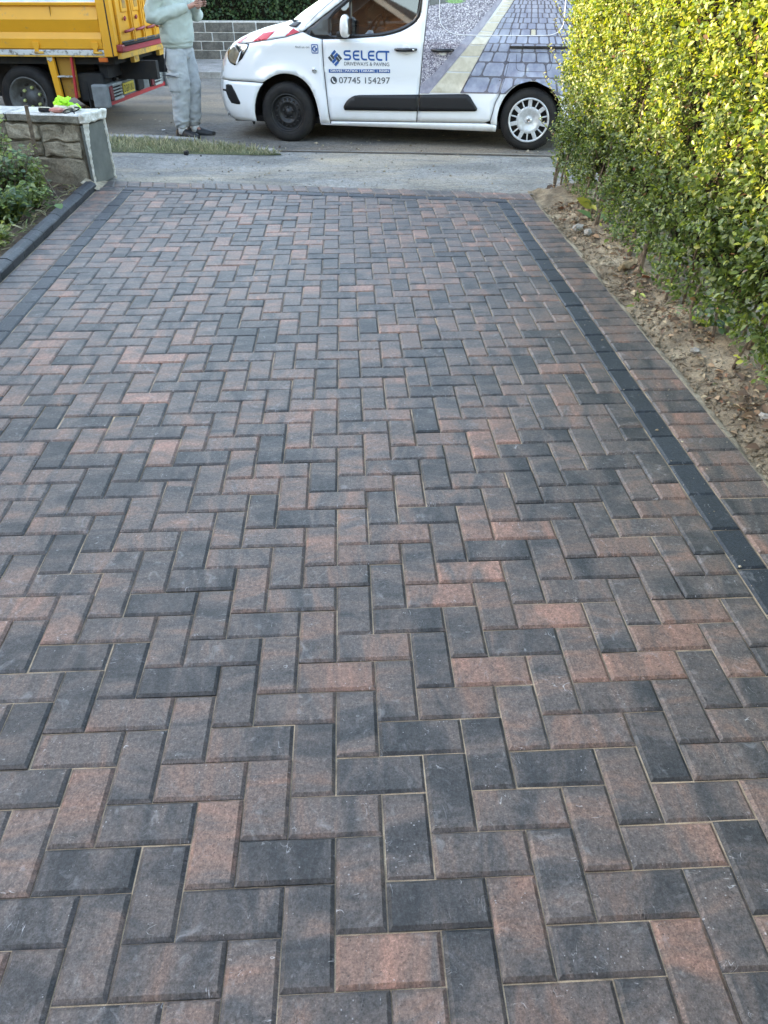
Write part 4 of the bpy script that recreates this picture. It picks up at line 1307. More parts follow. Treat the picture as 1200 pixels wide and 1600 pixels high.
ARCH_F = [(-0.346, 0.205), (-0.348, 0.337), (-0.312, 0.465), (-0.242, 0.573), (-0.147, 0.643), (-0.034, 0.684), (0.054, 0.692), (0.162, 0.678), (0.259, 0.627), (0.334, 0.542), (0.378, 0.419), (0.401, 0.305), (0.405, 0.209)]
ARCH_R = [(2.369, 0.245), (2.368, 0.345), (2.393, 0.449), (2.445, 0.54), (2.518, 0.612), (2.60, 0.655), (2.69, 0.669), (2.789, 0.659), (2.885, 0.612), (2.965, 0.54), (3.02, 0.449), (3.045, 0.345), (3.045, 0.245)]
ARCH_F = smooth_poly(ARCH_F, 1); ARCH_R = smooth_poly(ARCH_R, 1)
SURR = [(0.262, 1.077), (0.362, 1.034), (0.473, 1.012), (0.80, 1.022), (1.127, 1.046), (1.23, 1.066), (1.309, 1.087), (1.375, 1.115), (1.429, 1.144), (1.475, 1.175), (1.507, 1.215), (1.522, 1.27), (1.529, 1.364), (1.540, 1.60), (1.50, 1.625), (1.15, 1.625), (1.03, 1.575), (0.673, 1.338)]
GLASS_F = [(0.572, 1.046), (0.572, 1.205), (0.671, 1.283), (0.766, 1.350), (0.766, 1.053)]
GLASS_R = [(0.793, 1.054), (1.073, 1.074), (1.20, 1.096), (1.275, 1.115), (1.345, 1.142), (1.395, 1.166), (1.44, 1.195), (1.468, 1.228), (1.479, 1.282), (1.490, 1.363), (1.50, 1.59), (1.16, 1.59), (1.05, 1.545), (0.793, 1.370)]
SEAM_D = [(0.473, 1.012), (0.474, 0.90), (0.476, 0.787), (0.489, 0.607), (0.507, 0.39), (0.522, 0.236)]
SEAM_B = [(1.497, 0.250), (1.517, 0.507), (1.549, 0.863), (1.584, 1.256), (1.594, 1.364), (1.61, 1.66)]
SEAM_S = [(2.236, 0.262), (2.297, 0.290), (2.318, 0.374), (2.338, 0.466), (2.376, 0.538), (2.42, 0.70), (2.444, 0.848), (2.447, 1.044), (2.437, 1.367), (2.43, 1.66)]
BON = [(-0.60, 0.925), (-0.46, 0.952), (-0.325, 0.972), (-0.141, 0.998), (0.07, 1.029), (0.229, 1.072)]
U0 = 0.80

van = empty('panel_van', (-0.2094, 9.0375, ROAD_Z), R(-14.28))
tag(van, 'white liveried panel van parked side-on at the kerb with paving picture on its rear half', 'van')

def side_panels(mirror):
    zs = lin(0.20, 0.595, 9)
    bump = [p for p in ARCH_F if p[0] < -0.2 and p[1] < 0.594] + [(-0.226, 0.594), (-0.40, 0.603)] + [(edge_s(0.603, U0), 0.603)] + [(edge_s(z, U0), z) for z in reversed(zs)]
    drape('front_bumper', bump, M['white'], van, mirror=mirror, shrink=0.0015)
    zs2 = lin(0.609, 0.93, 8)
    top = [(s, z) for s, z in BON if s > -0.60]
    wing = [(-0.40, 0.607), (-0.222, 0.598)] + [p for p in ARCH_F if p[1] > 0.598 or p[0] > 0] + [(0.52, 0.209), (0.522, 0.236)] + list(reversed(SEAM_D))[1:] + [(0.362, 1.034), (0.262, 1.074), (0.229, 1.070)] + [(s, z - 0.002) for s, z in reversed(top[:-1])] + [(edge_s(z, U0), z) for z in reversed(zs2)]
    drape('front_wing', wing, M['white'], van, mirror=mirror, shrink=0.0015)
    # bonnet flank
    zb = lin(0.935, 1.16, 10)
    bon = [(s, z + 0.002) for s, z in BON] + [(0.22, 1.12), (0.16, 1.155)] + [(edge_s(z, U0), z) for z in reversed(zb)]
    drape('bonnet', bon, M['white'], van, mirror=mirror, skirt=0.006, step=0.03)
    # door
    low = [p for p in SURR if p[1] < 1.61 and (p[0] > 0.45) and not (p[0] < 1.1 and p[1] > 1.3)]
    low = SURR[2:14]
    door = list(SEAM_D)[::-1] + low[1:] + [(1.606, 1.60)] + list(reversed(SEAM_B))[1:]
    drape('front_door', door, M['white'], van, mirror=mirror, shrink=0.0015)
    # pillar and cant rail
    zw = lin(1.13, 1.655, 12)
    pil = [(0.236, 1.076), (0.19, 1.13)] + [(edge_s(z, 0.90), z) for z in zw] + [(1.15, 1.70), (1.35, 1.715), (1.62, 1.715), (1.615, 1.605)] + [(1.545, 1.604), (1.50, 1.629), (1.15, 1.629), (1.026, 1.578), (0.670, 1.341), (0.262, 1.081)]
    drape('pillar', pil, M['white'], van, mirror=mirror, step=0.035, skirt=0.01)
    drape('window_surround', SURR, M['glossblack'], van, off=-0.004, holes=[GLASS_F, GLASS_R], mirror=mirror, skirt=0.02)
    drape('side_window', GLASS_F, M['glass'], van, off=-0.010, mirror=mirror, skirt=0)
    drape('side_window', GLASS_R, M['glass'], van, off=-0.010, mirror=mirror, skirt=0)
    # sliding door, rear quarter, sill
    sl = list(SEAM_B) + [(1.62, 1.715), (2.425, 1.715)] + list(reversed(SEAM_S))
    drape('sliding_door', sl, M['white'], van, mirror=mirror, shrink=0.0015, step=0.06)
    rq = [(2.305, 0.245)] + list(SEAM_S)[1:] + [(2.435, 1.715), (3.27, 1.70), (3.33, 1.30), (3.385, 0.90), (3.385, 0.25)] + list(reversed(ARCH_R))
    drape('rear_quarter', rq, M['white'], van, mirror=mirror, shrink=0.0015, step=0.05)
    sill = [(0.410, 0.190), (1.425, 0.186), (2.36, 0.178), (2.366, 0.242), (2.25, 0.258), (1.5, 0.246), (0.53, 0.230), (0.53, 0.206), (0.412, 0.206)]
    drape('sill', sill, M['white'], van, mirror=mirror, skirt=0.05, off=0.004)
    # rub strip in two lengths
    strip1 = smooth_poly([(0.700, 0.351), (0.686, 0.372), (0.694, 0.400), (0.734, 0.455), (0.800, 0.492), (0.86, 0.500)], 1) + [(1.518, 0.519), (1.510, 0.361)]
    drape('rub_strip', strip1, M['blackplastic'], van, off=0.016, mirror=mirror, skirt=0.02)
    strip2 = [(1.516, 0.361), (1.524, 0.519), (2.010, 0.536), (2.045, 0.530), (2.072, 0.508), (2.110, 0.455), (2.150, 0.404), (2.148, 0.385), (2.125, 0.376)]
    drape('rub_strip', strip2, M['blackplastic'], van, off=0.016, mirror=mirror, skirt=0.02)
for mir in (False, True): side_panels(mir)

def van_shell():
    # front middle (bumper, bonnet, windscreen) from rows of the plan curve
    def row(z, u0, n=22):
        out = []
        for k in range(n + 1):
            u = -u0 + 2 * u0 * k / n
            tb = tumble(z); hw = VW / 2 - tb
            out.append((s_nose(z) + depth_D(z) * (1 - max(0.0, 1 - abs(u) ** 4) ** 0.4), VW / 2 + hw * u, z))
        return out
    def rows(name, zs, u0, mat, n=22):
        V, F = [], []
        for z in zs: V += row(z, u0, n)
        for j in range(len(zs) - 1):
            for k in range(n): F.append((j * (n + 1) + k, j * (n + 1) + k + 1, (j + 1) * (n + 1) + k + 1, (j + 1) * (n + 1) + k))
        return mesh_obj(name, V, F, mat, van, True)
    rows('grille', lin(0.30, 0.52, 6), 0.62, M['blackplastic']).location = (-0.006, 0, 0)
    rows('front_bumper', lin(0.20, 0.60, 10), U0, M['white'])
    rows('front_panel', lin(0.605, 0.93, 9), U0, M['white'])
    rows('bonnet', lin(0.935, 1.165, 16), U0, M['white'])
    rows('windscreen', lin(1.175, 1.655, 12), 0.90, M['darkglass'])
    # roof
    V, F = [], []
    ss = lin(0.88, 3.30, 20); us = lin(-1, 1, 12)
    for s in ss:
        zt = 1.655 + 0.06 * min(1, (s - 0.88) / 0.5)
        for u in us:
            hw = VW / 2 - tumble(min(1.715, zt)) + 0.005
            z = zt + (0.055 if s > 1.2 else 0.04) * (1 - abs(u) ** 2.5)
            V.append((s, VW / 2 + hw * u, z))
    for i in range(20):
        for k in range(12): F.append((i * 13 + k, (i + 1) * 13 + k, (i + 1) * 13 + k + 1, i * 13 + k + 1))
    mesh_obj('roof', V, F, M['white'], van, True)
    # rear doors
    V, F = [], []
    zs = lin(0.25, 1.71, 14); us = lin(-1, 1, 12)
    for z in zs:
        for u in us:
            w0 = body_w(s_tail(z) - 0.02, z)
            V.append((s_tail(z) - 0.02 + 0.05 * (1 - abs(u) ** 3), VW / 2 + (VW / 2 - w0) * u, z))
    for i in range(14):
        for k in range(12): F.append((i * 13 + k, (i + 1) * 13 + k, (i + 1) * 13 + k + 1, i * 13 + k + 1))
    mesh_obj('rear_doors', V, F, M['white'], van, True)
    # floor pan, wheel wells, bulkhead, load area lining
    bm = bmesh.new()
    add_box(bm, (1.30, VW / 2, 0.215), (3.9, 1.45, 0.06))
    add_box(bm, (1.46, VW / 2, 0.235), (1.85, 1.66, 0.07))
    add_box(bm, (-0.2, VW / 2, 0.50), (0.9, 1.10, 0.55))
    for c in (0.03, 2.70):
        for y0 in (0.30, VW - 0.30):
            ya, yb = (0.035, 0.52) if y0 < 1 else (VW - 0.035, VW - 0.52)
            pts = [(c + 0.41 * math.cos(t), 0.30 + 0.41 * math.sin(t)) for t in lin(-0.12, math.pi + 0.12, 18)]
            A = [bm.verts.new((x, ya, z)) for x, z in pts]; B = [bm.verts.new((x, yb, z)) for x, z in pts]
            for k in range(18): bm.faces.new((A[k], A[k + 1], B[k + 1], B[k]))
            bm.faces.new(B)
    bm_obj('underbody', bm, M['under'], van)
    box_obj('bulkhead', (1.72, VW / 2, 0.98), (0.03, 1.56, 1.28), M['blackplastic'], van, 0)
    bm = bmesh.new()
    add_box(bm, (0.62, VW / 2, 0.92), (0.42, 1.56, 0.24), 0.05, 2)
    bm_obj('dashboard', bm, M['blackplastic'], van)
    for y0 in (0.47, 1.33):
        bm = bmesh.new()
        add_box(bm, (1.22, y0, 0.66), (0.50, 0.48, 0.16), 0.05, 2)
        add_box(bm, (1.50, y0, 0.98), (0.13, 0.46, 0.62), 0.05, 2, Matrix.Rotation(R(12), 3, 'Y'))
        add_box(bm, (1.58, y0, 1.38), (0.09, 0.24, 0.18), 0.04, 2)
        bm_obj('seat', bm, M['seat'], van)
    bm = bmesh.new()
    pts = [(0.90 + 0.10 * math.sin(t), 0.47 + 0.185 * math.cos(t), 1.06 + 0.15 * math.sin(t)) for t in lin(0, 2 * math.pi, 20)]
    add_tube(bm, pts, 0.014, 8)
    add_tube(bm, [(0.90, 0.29, 1.06), (0.90, 0.47, 1.05), (0.90, 0.65, 1.06)], 0.012, 6)
    add_tube(bm, [(0.90, 0.47, 1.05), (0.65, 0.47, 0.97)], 0.02, 8)
    bm_obj('steering_wheel', bm, M['blackplastic'], van, True)
van_shell()

def van_wheel(c, hubcap):
    root = empty('wheel', (c, 0.022, 0.302), 0, van)
    r = 0.302
    prof = [(0.190, 0.012), (0.200, 0.002), (0.215, -0.003), (0.250, -0.006), (0.280, 0.004), (0.294, 0.020), (0.302, 0.04), (0.302, 0.165), (0.292, 0.19), (0.25, 0.205), (0.19, 0.195)]
    lathe_obj('tyre', prof, M['tyre'], root, 56)
    bm = bmesh.new()
    for k in range(90):                                   # tread blocks
        a = 2 * math.pi * k / 90
        add_box(bm, (0.302 * math.cos(a), 0.052, 0.302 * math.sin(a)), (0.006, 0.03, 0.011), 0, 1, Matrix.Rotation(-a, 3, 'Y'))
    bm_obj('tread', bm, M['tyre'], root)
    if not hubcap:
        lathe_obj('rim', [(0.192, 0.012), (0.184, 0.006), (0.178, 0.012), (0.172, 0.040), (0.160, 0.058), (0.146, 0.040), (0.112, 0.034), (0.098, 0.030), (0.088, 0.050), (0.072, 0.056), (0.040, 0.056), (0.034, 0.042), (0.0, 0.040)], M['steelblack'], root, 56)
        for k in range(16):
            a = 2 * math.pi * (k + 0.5) / 16
            lathe_obj('vent_hole', [(0.0145, 0.028), (0.0145, 0.034), (0.0, 0.034)], M['under'], root, 12, (0.130 * math.cos(a), 0.0005, 0.130 * math.sin(a)))
        for k in range(5):
            a = 2 * math.pi * k / 5 + 0.3
            lathe_obj('wheel_nut', [(0.0, 0.034), (0.010, 0.036), (0.011, 0.056)], M['steelblack'], root, 6, (0.055 * math.cos(a), 0, 0.055 * math.sin(a)))
    else:
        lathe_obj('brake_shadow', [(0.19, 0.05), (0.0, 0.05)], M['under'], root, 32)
        lathe_obj('hubcap', [(0.216, 0.006), (0.214, -0.006), (0.206, -0.010), (0.198, -0.006), (0.194, 0.004)], M['silver'], root, 56)
        lathe_obj('hubcap', [(0.132, 0.010), (0.128, 0.002), (0.118, -0.003), (0.095, 0.004), (0.060, 0.016), (0.040, 0.020), (0.030, 0.018), (0.030, 0.008), (0.026, 0.004), (0.0, 0.003)], M['silver'], root, 56)
        for k in range(14):
            a = 2 * math.pi * k / 14 + math.pi / 2
            wd = 0.040 if k % 2 == 0 else 0.014
            bm = bmesh.new()
            add_box(bm, (0.163, 0.004, 0), (0.080, 0.012, wd), 0.003)
            o = bm_obj('hubcap_spoke', bm, M['silver'], root)
            o.rotation_euler = (0, -a, 0)
        lathe_obj('badge', [(0.022, 0.004), (0.020, -0.001), (0.016, 0.001), (0.0, 0.001)], M['chrome'], root, 24)
        tube_obj('badge', [(-0.012, 0.0, -0.004), (0.0, -0.002, 0.002), (0.012, 0.0, 0.004)], 0.002, M['under'], root, 5)
    return root
van_wheel(0.030, False)
van_wheel(2.700, True)
for c in (0.03, 2.70):
    lathe_obj('far_wheel', [(0.0, 0.05), (0.17, 0.05), (0.20, 0.0), (0.28, 0.0), (0.302, 0.04), (0.302, 0.165), (0.28, 0.2), (0.0, 0.2)], M['tyre'], van, 32, (c, VW - 0.23, 0.302))

def van_details():
    wf = body_w
    # headlamp
    hl = [(-0.655, 0.925), (-0.56, 0.948), (-0.461, 0.957), (-0.352, 0.960), (-0.378, 0.912), (-0.447, 0.820), (-0.545, 0.752), (-0.617, 0.774), (-0.655, 0.815), (-0.668, 0.870)]
    lampo = drape('headlamp', hl, M['glossblack'], van, off=0.004, step=0.025, skirt=0.01)
    drape('lens', [(-0.650, 0.915), (-0.545, 0.935), (-0.475, 0.87), (-0.49, 0.80), (-0.548, 0.765), (-0.61, 0.782), (-0.645, 0.82)], M['lamp'], lampo, off=0.008, step=0.02, skirt=0.004)
    drape('reflector', [(-0.53, 0.945), (-0.37, 0.952), (-0.39, 0.905), (-0.43, 0.855), (-0.455, 0.90)], M['chrome'], lampo, off=0.008, step=0.02, skirt=0.004)
    drape('light_strip', [(-0.47, 0.88), (-0.45, 0.895), (-0.51, 0.765), (-0.535, 0.765)], M['whitevinyl'], lampo, off=0.011, step=0.02, skirt=0.004)
    # fog lamp recess, lip and splitter
    fog = [(-0.700, 0.556), (-0.662, 0.566), (-0.612, 0.561), (-0.565, 0.492), (-0.517, 0.392), (-0.52, 0.375), (-0.560, 0.372), (-0.640, 0.378), (-0.68, 0.430), (-0.705, 0.49)]
    drape('fog_lamp_recess', fog, M['blackplastic'], van, off=0.003, step=0.025, skirt=0.006)
    drape('bumper_slot', [(-0.76, 0.492), (-0.76, 0.510), (-0.69, 0.512), (-0.69, 0.493)], M['under'], van, off=0.004, step=0.02, skirt=0.004)
    tube_obj('tow_flap', [(-0.40, 0.10, 0.20), (-0.40, 0.10, 0.165)], [0.02, 0.012], M['under'], van, 6)
    drape('splitter', [(-0.76, 0.235), (-0.72, 0.285), (-0.70, 0.27), (-0.735, 0.225)], M['silver'], van, off=0.02, step=0.02, skirt=0.01)
    # hazard chevrons on the bonnet edge
    for pl in ([(-0.57, 0.957), (-0.49, 0.958), (-0.40, 1.024), (-0.455, 1.024)], [(-0.315, 0.980), (-0.140, 1.003), (-0.055, 1.080), (-0.200, 1.058)], [(0.065, 1.034), (0.226, 1.076), (0.155, 1.108)]):
        drape('red_chevron', pl, M['redvinyl'], van, off=0.004, step=0.02, skirt=0)
    # wiper and cowl
    drape('cowl', [(0.09, 1.128), (0.19, 1.118), (0.235, 1.16), (0.19, 1.165), (0.12, 1.155)], M['blackplastic'], van, off=0.012, step=0.02, skirt=0.01)
    tube_obj('wiper', [(0.12, 0.25, 1.17), (0.20, 0.5, 1.24), (0.26, 0.85, 1.28)], 0.010, M['blackplastic'], van, 6)
    # door handles with pale cups
    for s0, par in ((1.256, van), (1.642, van)):
        cup = lathe_obj('handle_cup', [(0.052, 0.004), (0.045, -0.004), (0.0, 0.006)], M['white'], van, 24, (s0 + 0.115, wf(s0 + 0.1, 0.93) - 0.001, 0.934))
        h = tube_obj('door_handle', [(s0, wf(s0, 0.93) - 0.004, 0.931), (s0 + 0.03, wf(s0, 0.93) - 0.030, 0.930), (s0 + 0.12, wf(s0, 0.93) - 0.036, 0.930), (s0 + 0.20, wf(s0, 0.93) - 0.030, 0.932), (s0 + 0.228, wf(s0, 0.93) - 0.004, 0.934)], [0.010, 0.017, 0.018, 0.017, 0.012], M['glossblack'], van, 10)
    lathe_obj('keyhole', [(0.010, -0.004), (0.008, -0.006), (0.0, -0.006)], M['chrome'], van, 12, (1.458, wf(1.45, 0.93) - 0.044, 0.932))
    # mirror
    bm = bmesh.new()
    bmesh.ops.create_uvsphere(bm, u_segments=20, v_segments=14, radius=1.0)
    for v in bm.verts:
        x, y, z = v.co
        v.co = Vector((math.copysign(abs(x) ** 0.8, x) * 0.062 * (0.86 + 0.14 * -z), math.copysign(abs(y) ** 0.8, y) * 0.085, math.copysign(abs(z) ** 0.75, z) * 0.102))
    o = bm_obj('mirror', bm, M['white'], van, True); o.location = (0.758, -0.115, 1.140)
    box_obj('mirror_arm', (0.70, -0.02, 1.062), (0.10, 0.14, 0.05), M['blackplastic'], van, 0.015, seg=2)
    box_obj('mirror_glass', (0.812, -0.115, 1.14), (0.012, 0.12, 0.14), M['glossblack'], van, 0.004)
    # division bar of the door glass
    # side repeater badge
    lathe_obj('side_repeater', [(0.030, 0.002), (0.028, -0.006), (0.0, -0.008)], M['silver'], van, 20, (0.373, wf(0.373, 0.726) - 0.001, 0.726)).scale = (1, 1, 1)
    tube_obj('side_repeater', [(0.352, wf(0.37, 0.726) - 0.011, 0.722), (0.373, wf(0.37, 0.726) - 0.012, 0.733), (0.394, wf(0.37, 0.726) - 0.011, 0.722)], 0.004, M['under'], van, 5)
    # lettering
    L = empty('livery', (0, 0, 0), 0, van)
    # SELECT in squared rounded strokes
    def stroke(name, pts, r, mat, off=0.004):
        V, F = [], []
        n = len(pts)
        for i, p in enumerate(pts):
            a = pts[max(0, i - 1)]; b = pts[min(n - 1, i + 1)]
            d = Vector((b[0] - a[0], b[1] - a[1])); d.normalize(); nx, nz = -d.y * r, d.x * r
            if 0 < i < n - 1:
                d1 = Vector((p[0] - a[0], p[1] - a[1])).normalized(); c = max(0.5, d1.dot(d)); nx /= c; nz /= c
            for sg in (1, -1):
                s, z = p[0] + sg * nx, p[1] + sg * nz
                V.append((s, wf(s, z) - off, z))
        for i in range(n - 1): F.append((2 * i, 2 * i + 1, 2 * i + 3, 2 * i + 2))
        return V, F
    def strokes(name, lst, mat, off=0.004):
        V, F = [], []
        for pts, r in lst:
            v, f = stroke(name, pts, r, mat, off)
            F += [tuple(i + len(V) for i in q) for q in f]; V += v
        return mesh_obj(name, V, F, mat, L)
    x0, zb_, zt_, r = 0.700, 0.826, 0.918, 0.0085
    zm = (zb_ + zt_) / 2
    def arc(cx, cz, rr, a0, a1, n=6): return [(cx + rr * math.cos(R(a0 + (a1 - a0) * k / n)), cz + rr * math.sin(R(a0 + (a1 - a0) * k / n))) for k in range(n + 1)]
    t_, b_ = zt_ - r, zb_ + r
    q = 0.0185
    S_ = [(x0 + 0.078, t_), (x0 + 0.028, t_)] + arc(x0 + 0.028, t_ - q, q, 90, 270)[1:] + [(x0 + 0.056, t_ - 2 * q)] + arc(x0 + 0.056, (t_ - 2 * q + b_) / 2, (t_ - 2 * q - b_) / 2, 90, -90)[1:] + [(x0 + 0.006, b_)]
    def E_(x): return [([(x + 0.072, t_), (x + 0.034, t_)] + arc(x + 0.034, t_ - 0.026, 0.026, 90, 180)[1:] + [(x + 0.008, b_ + 0.026)] + arc(x + 0.034, b_ + 0.026, 0.026, 180, 270)[1:] + [(x + 0.072, b_)], r), ([(x + 0.014, zm), (x + 0.066, zm)], r)]
    Lx = x0 + 0.190
    L_ = [(Lx + 0.008, zt_)] + [(Lx + 0.008, b_ + 0.026)] + arc(Lx + 0.034, b_ + 0.026, 0.026, 180, 270)[1:] + [(Lx + 0.066, b_)]
    Cx = x0 + 0.352
    C_ = [(Cx + 0.144, t_), (Cx + 0.034, t_)] + arc(Cx + 0.034, t_ - 0.026, 0.026, 90, 180)[1:] + [(Cx + 0.008, b_ + 0.026)] + arc(Cx + 0.034, b_ + 0.026, 0.026, 180, 270)[1:] + [(Cx + 0.068, b_)]
    T_ = [(Cx + 0.112, t_), (Cx + 0.112, zb_)]
    strokes('lettering', [(S_, r)] + E_(x0 + 0.102) + [(L_, r)] + E_(x0 + 0.266) + [(C_, r), (T_, r)], M['bluevinyl'])
    letter('lettering', 'DRIVEWAYS & PAVING', 0.705, 0.777, 0.490, 0.034, M['greyvinyl'], L)
    drape('livery_bar', [(0.531, 0.705), (0.531, 0.739), (1.203, 0.749), (1.203, 0.715)], M['bluevinyl'], L, off=0.003, step=0.05, skirt=0)
    for body, a, b in (('DRIVES', 0.552, 0.682), ('PATIOS', 0.716, 0.852), ('TARAMC', 0.884, 1.040), ('RESIN', 1.086, 1.192)):
        letter('lettering', body, a, 0.713 + 0.015 * (a - 0.531), b - a, 0.022, M['whitevinyl'], L, off=0.006, bold=0.02, slope=0.014)
    for a in (0.698, 0.868, 1.062):
        drape('livery_bar', [(a, 0.711), (a + 0.004, 0.711), (a + 0.004, 0.742), (a, 0.742)], M['whitevinyl'], L, off=0.006, step=0.05, skirt=0)
    letter('lettering', '07745 154297', 0.640, 0.606, 0.560, 0.060, M['greyvinyl'], L, slope=0.012)
    # telephone roundel
    lathe_obj('telephone_symbol', [(0.036, -0.004), (0.0, -0.004)], M['greyvinyl'], L, 28, (0.580, wf(0.58, 0.633), 0.634))
    strokes('telephone_symbol', [([(0.566, 0.652), (0.570, 0.632), (0.582, 0.618), (0.598, 0.614)], 0.006)], M['whitevinyl'], off=0.007)
    # logo of interlocking blocks
    def dia(cs, cz, ang, w, h, mat):
        c_, s_ = math.cos(R(ang)), math.sin(R(ang))
        pl = [(cs + c_ * x - s_ * y, cz + s_ * x + c_ * y) for x, y in ((-w, -h), (w, -h), (w, h), (-w, h))]
        drape('logo_block', pl, mat, L, off=0.004, step=0.05, skirt=0)
    lc = (0.606, 0.843)
    for (ds, dz, an, mt) in ((-0.012, 0.050, 42, 'bluevinyl'), (0.013, 0.026, 42, 'bluevinyl'), (-0.010, -0.026, 42, 'bluevinyl'), (0.015, -0.050, 42, 'bluevinyl'),
                             (-0.028, 0.012, -48, 'greyvinyl'), (-0.052, -0.008, -48, 'greyvinyl'), (0.052, 0.010, -48, 'greyvinyl'), (0.030, -0.010, -48, 'greyvinyl')):
        dia(lc[0] + ds, lc[1] + dz, an if an > 0 else -48, 0.026, 0.0125, M[mt])
    # find us on [G]
    letter('lettering', 'find us on', 0.176, 0.930, 0.152, 0.022, M['greyvinyl'], L)
    drape('livery_bar', [(0.352, 0.888), (0.352, 0.962), (0.359, 0.968), (0.420, 0.968), (0.426, 0.962), (0.426, 0.888), (0.420, 0.882), (0.359, 0.882)], M['bluevinyl'], L, off=0.003, step=0.05, skirt=0)
    drape('livery_bar', [(0.360, 0.892), (0.360, 0.958), (0.418, 0.958), (0.418, 0.892)], M['whitevinyl'], L, off=0.005, step=0.05, skirt=0)
    gc, gr = (0.389, 0.925), 0.021
    strokes('lettering', [(arc(gc[0], gc[1], gr, 50, 360, 14) + [(gc[0] + 0.002, gc[1])], 0.006)], M['bluevinyl'], off=0.008)
van_details()

def van_wrap():
    W = empty('paving_picture', (0, 0, 0), 0, van)
    o1, o2, o3 = 0.004, 0.0055, 0.007
    left = [(1.527, 0.527), (1.553, 0.863), (1.588, 1.256), (1.598, 1.364), (1.613, 1.60)]
    drape('printed_gravel', [(1.527, 0.530)] + left[1:] + [(1.613, 1.40), (2.33, 1.40), (1.94, 0.90)][1:], M['gravelprint'], W, off=o1, step=0.06, skirt=0)
    drape('printed_planting', [(1.600, 1.315), (1.612, 1.60), (2.42, 1.60), (2.42, 1.42), (2.05, 1.375), (1.75, 1.335)], M['plantprint'], W, off=o2, step=0.06, skirt=0)
    # paving field
    field = [(1.955, 0.541), (2.372, 0.545)] + [(2.44, 0.545), (2.518, 0.616), (2.60, 0.660), (2.69, 0.674), (2.79, 0.664), (2.885, 0.617), (2.965, 0.545), (3.36, 0.545), (3.30, 1.40), (3.26, 1.62), (2.45, 1.62), (2.44, 1.357), (2.319, 1.18), (2.199, 0.985), (2.064, 0.738)]
    drape('printed_joints', field, M['jointprint'], W, off=o1, step=0.03, skirt=0)
    drape('printed_slate_edge', [(1.527, 0.530), (1.530, 0.60), (1.72, 0.76), (1.918, 0.971), (2.284, 1.367), (2.40, 1.50), (2.43, 1.50), (2.335, 1.367), (2.132, 1.10), (1.936, 0.88), (1.80, 0.73), (1.626, 0.532)], M['slateprint'], W, off=o2, step=0.06, skirt=0)
    cl = [(1.626, 0.534), (1.809, 0.739), (1.936, 0.88), (2.029, 0.983), (2.09, 1.057), (2.132, 1.101), (2.197, 1.179), (2.257, 1.239), (2.286, 1.271), (2.309, 1.303), (2.330, 1.330), (2.352, 1.356), (2.39, 1.40), (2.42, 1.44)]
    cr = [(1.961, 0.541), (2.064, 0.738), (2.147, 0.883), (2.199, 0.985), (2.239, 1.053), (2.274, 1.097), (2.319, 1.18), (2.365, 1.239), (2.387, 1.272), (2.41, 1.304), (2.426, 1.33), (2.442, 1.357), (2.47, 1.40), (2.49, 1.44)]
    for k in range(len(cl) - 1):
        g = 0.004
        def mixp(a, b, t): return (a[0] + (b[0] - a[0]) * t, a[1] + (b[1] - a[1]) * t)
        drape('printed_block', [mixp(cl[k], cl[k + 1], 0.03), cr[k], mixp(cr[k], cr[k + 1], 0.97), mixp(cl[k], cl[k + 1], 0.96)], M['creamprint'], W, off=o3, step=0.08, skirt=0, shrink=0.0035)
    # setts in receding courses; verticals lean towards a far point
    zl = [0.548, 0.700, 0.834, 0.925, 1.000, 1.066, 1.125, 1.175, 1.220, 1.260, 1.297, 1.330, 1.360, 1.388, 1.414, 1.438]
    vp_ = (2.62, 1.78)
    for k in range(len(zl) - 1):
        z0, z1 = zl[k] + 0.05 * (zl[k + 1] - zl[k]), zl[k + 1] - 0.05 * (zl[k + 1] - zl[k])
        h = zl[k + 1] - zl[k]
        s = interp([(z, x) for x, z in cr], z0) + 0.012
        first = True
        while s < 3.26:
            w = h * random.choice([0.75, 1.35, 1.6, 1.5])
            def lean(x): return x + (vp_[0] - x) * (z1 - z0) / (vp_[1] - z0)
            a, b = s, min(3.28, s + w)
            pl = [(a, z0), (b, z0), (lean(b), z1), (lean(a), z1)]
            c = 0.14 * min(h, b - a)
            rp = []
            for i in range(4):
                p, pp, pn = pl[i], pl[i - 1], pl[(i + 1) % 4]
                for qv in (pp, pn):
                    d = math.hypot(qv[0] - p[0], qv[1] - p[1]) + 1e-9
                    rp.append((p[0] + (qv[0] - p[0]) * min(0.4, c / d), p[1] + (qv[1] - p[1]) * min(0.4, c / d)))
            inside_arch = any(math.hypot(p[0] - 2.70, p[1] - 0.28) < 0.395 for p in rp)
            if inside_arch:
                rp = clip(rp if area(rp) > 0 else rp[::-1], lambda p: 0.396 - math.hypot(p[0] - 2.70, p[1] - 0.28))
            if len(rp) >= 3 and abs(area(rp)) > 0.0004 and (b - a) > 0.25 * h:
                drape('printed_sett', rp, M['creamprint'] if (k == 5 and 2.55 < s < 2.66) else M['settprint'], W, off=o3, step=0.035, skirt=0)
            s += w + 0.012 + 0.05 * h
    # green tuft in the planting
    for k in range(11):
        a = -1.25 + 2.5 * k / 10
        p0 = (1.86, 1.335); L = 0.085 + 0.03 * random.random()
        tip = (p0[0] + math.sin(a) * L * 1.3, p0[1] + math.cos(a) * L * 0.8)
        nx, nz = math.cos(a) * 0.007, -math.sin(a) * 0.007
        m_ = ((p0[0] + tip[0]) / 2, (p0[1] + tip[1]) / 2)
        drape('printed_leaf', [p0, (m_[0] + nx, m_[1] + nz), tip, (m_[0] - nx, m_[1] - nz)], M['greenprint'], W, off=o3, step=0.1, skirt=0)
